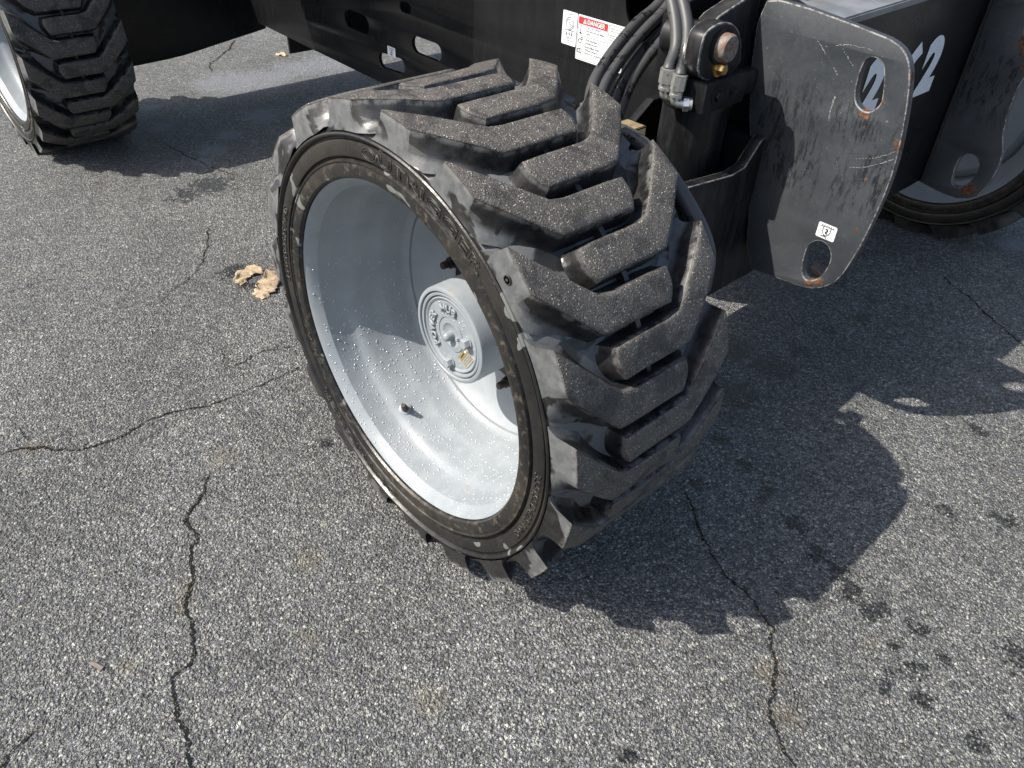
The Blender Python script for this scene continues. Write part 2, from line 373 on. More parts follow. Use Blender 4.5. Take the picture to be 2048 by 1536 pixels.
def curve_mesh(splines, name, extrude=0.0, bevel=0.0, offset=0.0):
    cu = bpy.data.curves.new(name, 'CURVE'); cu.dimensions = '2D'; cu.fill_mode = 'BOTH'; cu.extrude = extrude; cu.bevel_depth = bevel; cu.bevel_resolution = 1; cu.offset = offset
    for pts in splines:
        sp = cu.splines.new('POLY'); sp.points.add(len(pts) - 1)
        for i, (a, b) in enumerate(pts): sp.points[i].co = (a, b, 0, 1)
        sp.use_cyclic_u = True
    o = bpy.data.objects.new(name, cu); COL.objects.link(o); bpy.context.view_layer.update()
    me = bpy.data.meshes.new_from_object(o.evaluated_get(bpy.context.evaluated_depsgraph_get()))
    bpy.data.objects.remove(o); bpy.data.curves.remove(cu); return me
def chaikin(p, n=2):
    for _ in range(n):
        q = []
        for i in range(len(p)):
            a, b = p[i], p[(i + 1) % len(p)]
            q += [(0.75 * a[0] + 0.25 * b[0], 0.75 * a[1] + 0.25 * b[1]), (0.25 * a[0] + 0.75 * b[0], 0.25 * a[1] + 0.75 * b[1])]
        p = q
    return p
def plate(name, outline, holes, axis, front, thick, side, mat, parent, bevel=0.0016, wear=False):
    """flat steel plate; outline in the two other axes, visible face at `front`, body going to the side `-side`"""
    me = curve_mesh([outline] + list(holes), name, thick / 2 - bevel, bevel, -bevel)
    mid = front - side * thick / 2
    for v in me.vertices:
        u, w, h = v.co
        v.co = (u, mid + h, w) if axis == 1 else ((mid + h, u, w) if axis == 0 else (u, w, mid + h))
    bm = bmesh.new(); bm.from_mesh(me); bpy.data.meshes.remove(me)
    bmesh.ops.remove_doubles(bm, verts=bm.verts, dist=1e-5)
    o = link(name, from_bm(bm, name, 30), mat, parent)
    if wear:
        o.data.materials.append(M['worn'])
        for f_ in o.data.polygons:
            if 0.25 < abs(f_.normal[axis]) < 0.97: f_.material_index = 1
    return o
def text_mesh(body, size=1.0, offset=0.0, extrude=0.0, bevel=0.0, fill='BOTH', align='LEFT', space=1.0, res=3):
    cu = bpy.data.curves.new('text', 'FONT'); cu.body = body; cu.size = size; cu.offset = offset; cu.extrude = extrude; cu.bevel_depth = bevel; cu.bevel_resolution = 0
    cu.fill_mode = fill; cu.align_x = align; cu.space_character = space; cu.resolution_u = res
    o = bpy.data.objects.new('text', cu); COL.objects.link(o); bpy.context.view_layer.update()
    me = bpy.data.meshes.new_from_object(o.evaluated_get(bpy.context.evaluated_depsgraph_get()))
    bpy.data.objects.remove(o); bpy.data.curves.remove(cu); me.name = 'lettering'; return me
def fit_box(me, w, h):
    xs = [v.co.x for v in me.vertices]; ys = [v.co.y for v in me.vertices]
    x0, y0 = min(xs), min(ys); sx = w / (max(xs) - x0); sy = h / (max(ys) - y0)
    for v in me.vertices: v.co.x = (v.co.x - x0) * sx; v.co.y = (v.co.y - y0) * sy
    return me
def ring_text(me, a0, a1, r0, r1, y):
    """wrap text round the wheel axis, clockwise from angle a0 to a1 (degrees, from the front upward)"""
    xs = [v.co.x for v in me.vertices]; ys = [v.co.y for v in me.vertices]; x0, x1, y0, y1 = min(xs), max(xs), min(ys), max(ys)
    for v in me.vertices:
        t = (v.co.x - x0) / (x1 - x0); a = (a0 + (a1 - a0) * t) * D2R; r = r0 + (r1 - r0) * (v.co.y - y0) / (y1 - y0)
        v.co = (-r * math.cos(a), y + v.co.z, r * math.sin(a))
    return me
def copy_part(o, parent):
    c = o.copy(); COL.objects.link(c); c.parent = parent
    for ch in o.children:
        d = ch.copy(); COL.objects.link(d); d.parent = c
    return c

# ---------------------------------------------------------------- the setting: asphalt ground, one sheet to the horizon
STAINS = [(-0.636, -1.037, 0.025), (-0.701, -0.716, 0.027), (-0.785, -0.791, 0.028), (-0.717, -0.36, 0.026), (-0.669, -0.373, 0.021), (-0.724, -0.392, 0.013), (-0.792, -0.391, 0.021), (-0.781, -0.324, 0.014), (-0.846, -0.364, 0.014), (-0.826, -0.307, 0.023), (-0.805, -0.233, 0.018), (-0.801, -0.261, 0.014), (-0.866, -0.265, 0.022), (-0.949, -0.255, 0.022), (-0.93, -0.47, 0.031), (-0.305, -0.374, 0.02), (-0.255, -0.529, 0.024), (-0.333, -0.495, 0.023), (-0.421, -0.46, 0.025), (-0.509, -0.436, 0.027), (-0.584, -0.405, 0.026), (-0.636, -0.391, 0.024), (1.115, -0.014, 0.048), (1.024, -0.015, 0.031), (0.305, 0.164, 0.016), (-0.179, -1.389, 0.023), (-0.203, -1.271, 0.028), (-0.09, -1.39, 0.023), (-0.181, -1.144, 0.027), (-0.179, -0.992, 0.032), (-0.18, -0.871, 0.055), (-0.188, -0.703, 0.058), (-0.067, -0.854, 0.056), (-0.599, 0.178, 0.019), (-0.968, -0.348, 0.015), (0.706, 0.063, 0.014), (1.701, -0.118, 0.058), (1.726, -0.221, 0.079)]
CHALK_SCALE = 1.35
CHALK = [(2.713, -0.801, 0.12), (2.68, -0.912, 0.107), (2.73, -1.153, 0.097), (2.696, -1.302, 0.112), (2.235, -0.691, 0.052), (2.127, -0.481, 0.036), (2.018, -0.366, 0.039), (1.927, -0.285, 0.029), (2.361, -0.302, 0.033), (2.611, -0.361, 0.03), (-0.315, -2.109, 0.041), (2.694, -1.024, 0.054), (2.745, -0.718, 0.08)]
DIRT = [(-0.325, 0.357, 0.03), (-0.505, -0.022, 0.012), (0.41, 0.36, 0.035), (0.05, 0.36, 0.03), (-0.10, 0.45, 0.02), (-0.75, -0.30, 0.02), (0.70, 0.66, 0.03), (-0.66, -0.11, 0.028), (-0.72, -0.06, 0.03), (0.14, 0.56, 0.02), (0.10, 0.58, 0.02), (0.05, 0.70, 0.02)]
def grid_lines(a, b, step, far):
    core = np.arange(a, b + 1e-6, step); g = []; d = step
    x = core[-1]
    while x < far: d *= 1.6; x += d; g.append(x)
    lo = []; d = step; x = core[0]
    while x > -far: d *= 1.6; x -= d; lo.append(x)
    return np.array(lo[::-1] + list(core) + g)
gx = grid_lines(-1.5, 3.6, 0.014, 120); gy = grid_lines(-2.6, 1.4, 0.014, 120)
XX, YY = np.meshgrid(gx, gy, indexing='ij'); nx, ny = XX.shape
ZZ = np.zeros_like(XX)
verts = np.stack([XX, YY, ZZ], -1).reshape(-1, 3)
idx = np.arange(nx * ny).reshape(nx, ny)
quads = np.stack([idx[:-1, :-1], idx[1:, :-1], idx[1:, 1:], idx[:-1, 1:]], -1).reshape(-1, 4)
gm = bpy.data.meshes.new('ground'); gm.vertices.add(len(verts)); gm.vertices.foreach_set('co', verts.ravel())
gm.loops.add(quads.size); gm.loops.foreach_set('vertex_index', quads.ravel()); gm.polygons.add(len(quads)); gm.polygons.foreach_set('loop_start', np.arange(0, quads.size, 4)); gm.update(); gm.validate()
def blob(spots, sharp=1.0):
    a = np.zeros(nx * ny)
    for (x, y, r) in spots:
        d = np.hypot(verts[:, 0] - x, verts[:, 1] - y) / r
        a = np.maximum(a, np.clip(1.25 - 0.55 * d, 0, 1) * (d < 2.4))
    return a
for nm, sp in (('wet', [(x, y, r * 0.8) for x, y, r in STAINS]), ('chalk', [(x, y, r * CHALK_SCALE) for x, y, r in CHALK]), ('dirt', DIRT)):
    at = gm.attributes.new(nm, 'FLOAT', 'POINT'); at.data.foreach_set('value', blob(sp).astype(np.float32))
ground = tag(link('ground', gm, 'asphalt'), kind='structure')

CRACKS = {'a': ([(0.717, 0.719), (0.723, 0.703), (0.69, 0.65), (0.652, 0.623), (0.62, 0.554), (0.61, 0.506), (0.623, 0.459), (0.628, 0.42), (0.619, 0.361), (0.589, 0.306), (0.585, 0.266), (0.586, 0.208), (0.59, 0.146), (0.584, 0.075)], 0.0060, 0.45),
 'b': ([(0.695, 0.648), (0.701, 0.608), (0.705, 0.576)], 0.003, 0.3),
 'c': ([(0.385, 0.398), (0.351, 0.432), (0.322, 0.471), (0.292, 0.493), (0.233, 0.491), (0.208, 0.523), (0.184, 0.538), (0.148, 0.547), (0.102, 0.581), (0.061, 0.586), (0.028, 0.598), (-0.008, 0.612), (-0.022, 0.651), (-0.058, 0.666), (-0.091, 0.676), (-0.128, 0.674), (-0.18, 0.691), (-0.25, 0.71)], 0.005, 1.0),
 'd': ([(0.04, 0.827), (0.027, 0.859), (0.017, 0.882), (-0.004, 0.904)], 0.004, 1.0),
 'e': ([(1.442, -0.086), (1.293, -0.007), (1.195, 0.064), (1.141, 0.141), (1.092, 0.219), (1.1, 0.257)], 0.004, 0.3),
 'f': ([(0.7, 0.23), (0.696, 0.192), (0.708, 0.118), (0.692, 0.07), (0.67, 0.011)], 0.003, 0.3),
 'g': ([(-0.286, -0.339), (-0.339, -0.312), (-0.434, -0.245), (-0.497, -0.223), (-0.54, -0.22), (-0.6, -0.195), (-0.618, -0.188), (-0.639, -0.15), (-0.667, -0.122), (-0.686, -0.087), (-0.713, -0.041), (-0.744, -0.019), (-0.778, 0.002), (-0.83, 0.03)], 0.0045, 1.0),
 'h': ([(-0.66, -0.131), (-0.686, -0.123), (-0.707, -0.111), (-0.737, -0.084)], 0.003, 0.5),
 'i': ([(-0.231, -1.707), (-0.323, -1.655), (-0.4, -1.608), (-0.461, -1.566), (-0.518, -1.533), (-0.591, -1.479)], 0.004, 1.0),
 'j': ([(3.368, -1.121), (3.236, -1.029), (3.172, -0.962), (3.102, -0.894), (3.037, -0.827), (2.936, -0.788)], 0.007, 0.6),
 'k': ([(2.172, -0.244), (1.999, -0.268), (1.868, -0.287), (1.752, -0.328)], 0.005, 0.6),
 'l': ([(0.802, 0.181), (0.739, 0.206), (0.692, 0.22)], 0.0025, 0.5), 'm': ([(0.712, 0.661), (0.794, 0.658), (0.835, 0.667)], 0.003, 0.4), 'n': ([(1.399, 0.54), (1.404, 0.462), (1.389, 0.4)], 0.003, 0.4)}
crumb_at = []
def crack(pts3, w, endw, branches=True):
    P = pts3; out = []
    for i in range(len(P) - 1):
        L = (P[i + 1] - P[i]).length; n = max(1, int(L / 0.0024))
        out += [P[i].lerp(P[i + 1], j / n) for j in range(n)]
    out.append(P[-1]); v = []; f = []; N = len(out); off = 0.0; ww = w; slow = 1.0; ga = gb = 0.0
    for i, p in enumerate(out):
        t = (out[min(i + 1, N - 1)] - out[max(i - 1, 0)]).normalized(); nrm = Vector((-t.y, t.x, 0))
        off = off * 0.90 + random.gauss(0, 0.0013)
        taper = min(1, i / 20 + 0.15) * (1 if endw >= 1 else 1 - (1 - endw) * i / N)
        slow = 0.97 * slow + 0.03 * random.choice((0.0, 0.35, 1.0, 1.6, 2.3)); ww = 0.55 * ww + 0.45 * w * random.uniform(0.1, 1.5) * slow
        ga = 0.4 * ga + 0.6 * random.uniform(0.1, 0.95); gb = 0.4 * gb + 0.6 * random.uniform(0.1, 0.95)
        c = p + nrm * off
        v += [c - nrm * ww * taper * ga + Vector((0, 0, 0.0022)), c + nrm * ww * taper * gb + Vector((0, 0, 0.0022))]
        if random.random() < 0.30: crumb_at.append(c + nrm * random.gauss(0, w * 1.5 + 0.003))
        if i < N - 1: f.append((2 * i, 2 * i + 1, 2 * i + 3, 2 * i + 2))
        if branches and i > 10 and random.random() < 0.006:
            d = (t * random.choice((-1, 1)) * random.uniform(0.3, 1) + nrm * random.choice((-1, 1))).normalized(); q = [c]
            for _ in range(random.randint(3, 7)):
                d = (d + Vector((random.gauss(0, 0.35), random.gauss(0, 0.35), 0))).normalized(); q.append(q[-1] + d * random.uniform(0.006, 0.014))
            crack(q, w * 0.5, 0.15, False)
    link('crack', pyd('crack', v, f), 'crack', ground)
for key, (pts, w, endw) in CRACKS.items():
    crack(catmull([(a, b, 0) for a, b in pts], 6), w * 1.15, endw)

# loose chippings standing proud of the binder, denser along the cracks
def chippings(name, P, R, mat):
    n = len(P); base = np.array([(1, 0, 0), (-1, 0, 0), (0, 1, 0), (0, -1, 0), (0, 0, 1), (0, 0, -0.6)], float)
    a = rng.uniform(0, 2 * PI, n); ca, sa = np.cos(a), np.sin(a); sc = rng.uniform(0.6, 1.35, (n, 3)); sc[:, 2] *= 0.55
    V = base[None] * sc[:, None, :] * R[:, None, None] * rng.uniform(0.7, 1.25, (n, 6, 1)); V[:, :, :2] += rng.normal(0, 0.18, (n, 6, 2)) * R[:, None, None]
    X = V[..., 0] * ca[:, None] - V[..., 1] * sa[:, None]; Y = V[..., 0] * sa[:, None] + V[..., 1] * ca[:, None]
    W = np.stack([X + P[:, 0:1], Y + P[:, 1:2], V[..., 2] + R[:, None] * 0.12], -1).reshape(-1, 3)
    F = np.array([(0, 2, 4), (2, 1, 4), (1, 3, 4), (3, 0, 4), (2, 0, 5), (1, 2, 5), (3, 1, 5), (0, 3, 5)])
    T = (F[None] + 6 * np.arange(n)[:, None, None]).reshape(-1, 3)
    me = bpy.data.meshes.new(name); me.vertices.add(len(W)); me.vertices.foreach_set('co', W.ravel()); me.loops.add(T.size); me.loops.foreach_set('vertex_index', T.ravel())
    me.polygons.add(len(T)); me.polygons.foreach_set('loop_start', np.arange(0, T.size, 3)); me.update(); me.validate()
    o = link(name, me, mat, ground); o['kind'] = 'stuff'; return o
NC = 46000
cp = np.stack([rng.uniform(-1.05, 1.9, NC), rng.uniform(-1.3, 1.0, NC)], 1)
near = np.hypot(cp[:, 0] + 0.87, cp[:, 1] - 0.72); cp = cp[rng.random(NC) < np.clip(1.7 - 0.55 * near, 0.15, 1)]
chippings('chippings', cp, 0.0009 + 0.0024 * rng.random(len(cp)) ** 2.2, 'chip')
ck = np.array([(c.x, c.y) for c in crumb_at]); chippings('crack_crumbs', ck, 0.0010 + 0.0024 * rng.random(len(ck)) ** 2, 'crumb')

# ---------------------------------------------------------------- the machine
lift = empty('boom_lift', (1.23, -1.05, 0))
tag(lift, 'black boom lift chassis on grey wheels with chunky black lug tyres, numbered 262', 'boom lift')
class Off:      # children keep world coordinates: the root carries no rotation, so shift the meshes' parent inverse
    pass
def adopt(o):
    o.parent = lift; o.matrix_parent_inverse = Matrix.Translation(-Vector(lift.location)); return o

# ---- tyre
RT = 0.42
half = [(0.150, 0.3045), (0.1635, 0.3030), (0.1675, 0.3055), (0.1690, 0.3120), (0.1690, 0.3210), (0.1680, 0.3265), (0.1700, 0.3285), (0.1700, 0.3300), (0.1660, 0.3318), (0.1625, 0.3335), (0.1635, 0.3355),
        (0.1690, 0.3370), (0.1700, 0.3400), (0.1702, 0.3560), (0.1690, 0.3600), (0.1655, 0.3615), (0.1655, 0.3635), (0.1705, 0.3655), (0.1730, 0.3675), (0.1735, 0.3695), (0.1715, 0.3715), (0.1665, 0.3722), (0.1655, 0.3735),
        (0.1640, 0.3745), (0.1560, 0.3765), (0.1400, 0.3805), (0.1200, 0.3835), (0.0900, 0.3860), (0.0500, 0.3880), (0.0, 0.3885)]
prof = half + [(-y, r) for (y, r) in half[-2::-1]]
tyre_me = revolve_mesh('tyre', prof, 160, 32)
NL = 19; PITCH = 360.0 / NL
def lug_mesh(side, jitter):
    rnd = random.Random(jitter)
    upper = [(9.0, 0.1655), (5.6, 0.143), (1.8, 0.1165), (-2.0, 0.0895), (-4.9, 0.0655), (-5.4, 0.045), (-5.4, 0.005), (-5.4, -0.035), (-5.6, -0.067)]
    lower = [(0.0, 0.1655), (-2.9, 0.147), (-5.9, 0.1265), (-9.0, 0.1035), (-12.0, 0.0800), (-12.3, 0.053), (-12.3, 0.012), (-12.3, -0.028), (-12.4, -0.056)]
    NA = 5; V = {}; bm = bmesh.new(); n = len(upper)
    def pt(a, y, r): a *= D2R; return (-r * math.cos(a), y * side, r * math.sin(a))
    grid2 = [[((u[0] * (1 - j / NA) + l[0] * j / NA), (u[1] * (1 - j / NA) + l[1] * j / NA)) for j in range(NA + 1)] for u, l in zip(upper, lower)]
    mid = grid2[-1]; grid2[-1] = [(a, y - 0.007 * math.sin(PI * j / NA)) for j, (a, y) in enumerate(mid)]
    loop = [(0, j) for j in range(NA + 1)] + [(i, NA) for i in range(1, n)] + [(n - 1, j) for j in range(NA - 1, -1, -1)] + [(i, 0) for i in range(n - 2, 0, -1)]
    flat = [(grid2[i][j][0] * D2R * RT, grid2[i][j][1]) for i, j in loop]
    area = sum(flat[k][0] * flat[(k + 1) % len(flat)][1] - flat[(k + 1) % len(flat)][0] * flat[k][1] for k in range(len(flat)))
    sg = 1 if area > 0 else -1
    nor = []
    for k in range(len(flat)):
        a, b, c = flat[k - 1], flat[k], flat[(k + 1) % len(flat)]
        e1 = ((b[1] - a[1]) * sg, -(b[0] - a[0]) * sg); e2 = ((c[1] - b[1]) * sg, -(c[0] - b[0]) * sg)
        l1 = math.hypot(*e1); l2 = math.hypot(*e2); nx_, ny_ = e1[0] / l1 + e2[0] / l2, e1[1] / l1 + e2[1] / l2
        m = max(0.35, math.hypot(nx_, ny_)); nor.append((nx_ / m, ny_ / m))
    inset = {loop[k]: nor[k] for k in range(len(loop))}
    for i in range(n):
        for j in range(NA + 1):
            a, y = grid2[i][j]
            if (i, j) in inset:
                d = inset[(i, j)]; a -= d[0] * 0.0052 / RT / D2R; y -= d[1] * 0.0052
            V[i, j] = bm.verts.new(pt(a, y, RT))
    for i in range(n - 1):
        for j in range(NA): bm.faces.new((V[i, j], V[i, j + 1], V[i + 1, j + 1], V[i + 1, j]))
    prev = [V[q] for q in loop]
    for (off, r) in ((-0.0024, RT - 0.0008), (-0.0005, RT - 0.0026), (0.0006, RT - 0.0060), (0.0030, RT - 0.0180), (0.0055, 0.3920), (0.0095, 0.3850), (0.0170, 0.3795)):
        cur = []
        for k in range(len(loop)):
            a0, y0 = flat[k]; sh_ = min(1.0, max(0.0, (y0 - 0.075) / 0.085)); o_ = off * (1 + 1.3 * sh_ * sh_) if off > 0.001 else off; rr = r
            i, j = loop[k]
            if i == 0:                                   # shoulder end: runs down to the sidewall ridge
                y = y0 + (RT - r) * 0.14; a_ = a0 + nor[k][0] * o_ * (0.0 if 0 < j < NA else 0.6); rr = RT - (RT - r) * 1.13
                y = min(y, 0.1722)
            else:
                a_ = a0 + nor[k][0] * o_; y = y0 + nor[k][1] * o_
                y = min(y, 0.1690 + 0.0025 * (0.395 - rr) / 0.02 if rr < 0.395 else 0.169)
            cur.append(bm.verts.new(pt(a_ / RT / D2R, y, rr)))
        for k in range(len(loop)): bm.faces.new((prev[k], prev[(k + 1) % len(loop)], cur[(k + 1) % len(loop)], cur[k]))
        prev = cur
    rib = []
    for (aa, rr) in ((-11.5, 0.404), (-16.8, 0.404), (-16.8, 0.380), (-11.5, 0.380)):
        rib.append([bm.verts.new(pt(aa, yy, rr)) for yy in (-0.002, 0.0065)])
    for k in range(4): bm.faces.new((rib[k][0], rib[k][1], rib[(k + 1) % 4][1], rib[(k + 1) % 4][0]))
    bm.faces.new([q[0] for q in rib]); bm.faces.new([q[1] for q in rib][::-1])
    me = from_bm(bm, 'tread_lug', 42); me.materials.append(M['lug']); return me
lug_out = lug_mesh(1, 1); lug_in = lug_mesh(-1, 2)
lug_dark = []
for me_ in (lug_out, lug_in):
    c_ = me_.copy(); c_.materials.clear(); c_.materials.append(M['dark_rubber']); lug_dark.append(c_)
outl = dict(extrude=0.0006)
sidewall_texts = []
def ring_outline(body, a0, a1, r0, r1, y, wire):
    me = text_mesh(body, 1.0, offset=0.012, extrude=0.0, fill='NONE' if wire else 'BOTH', bevel=0.02 if wire else 0.0, space=1.05)
    for v in me.vertices: v.co.z *= 0.055
    if not wire:
        bm = bmesh.new(); bm.from_mesh(me)
        g = bmesh.ops.extrude_face_region(bm, geom=bm.faces[:]); bmesh.ops.translate(bm, vec=(0, 0, 0.0011), verts=[e for e in g['geom'] if isinstance(e, bmesh.types.BMVert)])
        bmesh.ops.recalc_face_normals(bm, faces=bm.faces); bm.to_mesh(me); bm.free()
    return ring_text(me, a0, a1, r0, r1, y)
sidewall_texts.append(ring_outline('OUTRIGGER', 97.0, 50.5, 0.3395, 0.3585, 0.1703, True))
sidewall_texts.append(ring_outline('OUTRIGGER', -94.0, -140.5, 0.3395, 0.3585, 0.1703, True))
sidewall_texts.append(ring_outline('355/55D625 NHS', 1.0, -27.0, 0.3425, 0.3560, 0.1702, False))
sidewall_texts.append(ring_outline('355/55D625 NHS', 181.0, 153.0, 0.3425, 0.3560, 0.1702, False))
sidewall_texts.append(ring_outline('RIM GUARD', -144.0, -161.0, 0.3125, 0.3205, 0.1690, False))
sidewall_texts.append(ring_outline('STEEL BELTED NYLON', 34.0, 6.0, 0.3125, 0.3190, 0.1690, False)) if False else None

def make_tyre(x, y, rot, phase, flip=False, lettering=True, lugs=None):
    lugs = lugs or (lug_out, lug_in)
    t = link('tyre', tyre_me, 'sidewall'); t.location = (x, y, 0.41); t.rotation_euler = (0, 0, PI if flip else 0); adopt(t)
    for k in range(NL):
        for s, me in enumerate(lugs):
            o = link('tread_lug', me, None, t); o.rotation_euler = (0, (phase + k * PITCH + s * PITCH / 2) * D2R, 0)
    if lettering:
        for me in sidewall_texts:
            o = link('moulded_lettering', me, 'letters', t); o.rotation_euler = (0, rot * D2R, 0)
    return t
PH = 42.1 % PITCH
tyre_front = make_tyre(0, 0, 0, PH)
bm = bmesh.new(); c_ = Vector((-0.392 * math.cos(46.4 * D2R), 0.1688, 0.392 * math.sin(46.4 * D2R))); tube_bm(bm, [c_, c_ + Vector((0, 0.0022, 0)), c_ + Vector((0, 0.0022, 0)), c_ + Vector((0, 0.0016, 0))], [0.0065, 0.0065, 0.0052, 0.0050], 20); tube_bm(bm, [c_ + Vector((0, 0.0016, 0)), c_ + Vector((0, 0.0024, 0))], 0.0024, 8)
link('mould_badge', from_bm(bm, 'mould_badge', 40), 'letters', tyre_front).matrix_parent_inverse = Matrix(); tag(tyre_front, 'large lug tyre with pale dried patches on its shoulders')
tyre_rear = make_tyre(2.458, 0, 65, PH + 7.0)
tyre_far = make_tyre(0, -2.08, 30, PH + 3.0, flip=True, lettering=False, lugs=lug_dark)

# ---- rim (dished, with the disc deep inside)
rim_prof = [(0.1480, 0.3060), (0.1575, 0.3042), (0.1600, 0.3015), (0.1580, 0.2985), (0.1500, 0.2925), (0.1440, 0.2880), (0.1400, 0.2858), (0.1300, 0.2850), (0.1120, 0.2832), (0.1000, 0.2810), (0.0940, 0.2785), (0.0880, 0.2748), (0.0810, 0.2715), (0.0720, 0.2692), (0.0500, 0.2655), (0.0350, 0.2625), (0.0260, 0.2590), (0.0160, 0.2562), (-0.0200, 0.2510), (-0.0300, 0.2475), (-0.0360, 0.2420), (-0.0480, 0.2405), (-0.1000, 0.2450), (-0.1300, 0.2700), (-0.1500, 0.2900), (-0.1600, 0.3015), (-0.1480, 0.3060)]
rim_me = revolve_mesh('wheel_rim', rim_prof, 160, 24)
disc_me = revolve_mesh('wheel_disc', [(-0.040, 0.2402), (-0.046, 0.236), (-0.062, 0.215), (-0.074, 0.195), (-0.080, 0.175), (-0.082, 0.150), (-0.082, 0.085), (-0.094, 0.085), (-0.094, 0.175), (-0.084, 0.215), (-0.058, 0.2405)], 128, 30)
hub_prof = [(-0.084, 0.104), (-0.060, 0.104), (-0.052, 0.098), (-0.048, 0.0915), (0.0500, 0.0915), (0.0540, 0.0900), (0.0550, 0.0880), (0.0550, 0.0835), (0.0535, 0.0825), (0.0480, 0.0822), (0.0480, 0.0805), (0.0522, 0.0800), (0.0530, 0.0785), (0.0525, 0.0750), (0.0500, 0.0738), (0.0450, 0.0735), (0.0450, 0.0725), (0.0505, 0.0715), (0.0515, 0.0700), (0.0505, 0.0670), (0.0490, 0.0655), (0.0490, 0.0345), (0.0470, 0.0338), (0.0470, 0.0328), (0.0492, 0.0322), (0.0495, 0.0230), (0.0470, 0.0190), (0.0455, 0.0113), (0.0455, 0.0)]
hub_me = revolve_mesh('wheel_hub', hub_prof, 96, 28)
def hexbolt(bm, a, r, y, rad, h, axis_tilt=0):
    c = Vector((-r * math.cos(a * D2R), y, r * math.sin(a * D2R)))
    seg = 6; vs_ = []
    tube_bm(bm, [c, c + Vector((0, 0.0025, 0))], rad * 1.22, 18)
    tube_bm(bm, [c + Vector((0, 0.0025, 0)), c + Vector((0, h * 0.86, 0)), c + Vector((0, h, 0))], [rad, rad, rad * 0.86], 6)
def drops(name, surf, count, parent, rmin, rmax):
    """water beads on a painted surface: surf(rng) -> point, normal"""
    v = []; f = []
    for _ in range(count):
        p, n = surf(); rr = rmin + (rmax - rmin) * random.random() ** 3.0
        n = Vector(n).normalized(); a = n.orthogonal().normalized(); b = n.cross(a); base = len(v); S = 8
        e = random.uniform(0.8, 1.3)
        for (q, hgt) in ((1.0, -0.12), (0.86, 0.32), (0.45, 0.58)):
            for k in range(S): v.append(Vector(p) + (a * math.cos(2 * PI * k / S) * e + b * math.sin(2 * PI * k / S) / e) * rr * q + n * rr * hgt)
        v.append(Vector(p) + n * rr * 0.66)
        for l in range(2):
            for k in range(S): f.append((base + l * S + k, base + l * S + (k + 1) % S, base + (l + 1) * S + (k + 1) % S, base + (l + 1) * S + k))
        for k in range(S): f.append((base + 2 * S + k, base + 2 * S + (k + 1) % S, base + 3 * S))
    me = bpy.data.meshes.new(name); me.from_pydata([tuple(q) for q in v], [], f); me.polygons.foreach_set('use_smooth', [True] * len(me.polygons)); me.update()
    o = link(name, me, 'water', parent); o['kind'] = 'stuff'; return o
def barrel_point():
    while True:
        i = random.randrange(3, 20); (y0, r0), (y1, r1) = rim_prof[i], rim_prof[i + 1]
        if random.random() < math.hypot(y1 - y0, r1 - r0) / 0.04: break
    t = random.random(); y = y0 + (y1 - y0) * t; r = r0 + (r1 - r0) * t
    a = math.radians(random.gauss(-105, 50)); d = Vector((-math.cos(a), 0, math.sin(a)))
    ny_ = (r1 - r0); nr = -(y1 - y0); s = -1 if nr > 0 else 1
    n = Vector((0, ny_, 0)) * s + d * nr * s
    if n.dot(d) > 0: n = -n
    return Vector((0, y, 0)) + d * r, n
def hub_point():
    if random.random() < 0.5:
        a = random.uniform(0, 2 * PI); y = random.uniform(-0.04, 0.05); d = Vector((-math.cos(a), 0, math.sin(a))); return Vector((0, y, 0)) + d * 0.0915, d
    a = random.uniform(0, 2 * PI); r = math.sqrt(random.uniform(0.035 ** 2, 0.064 ** 2)); return Vector((-r * math.cos(a), 0.049, r * math.sin(a))), Vector((0, 1, 0))

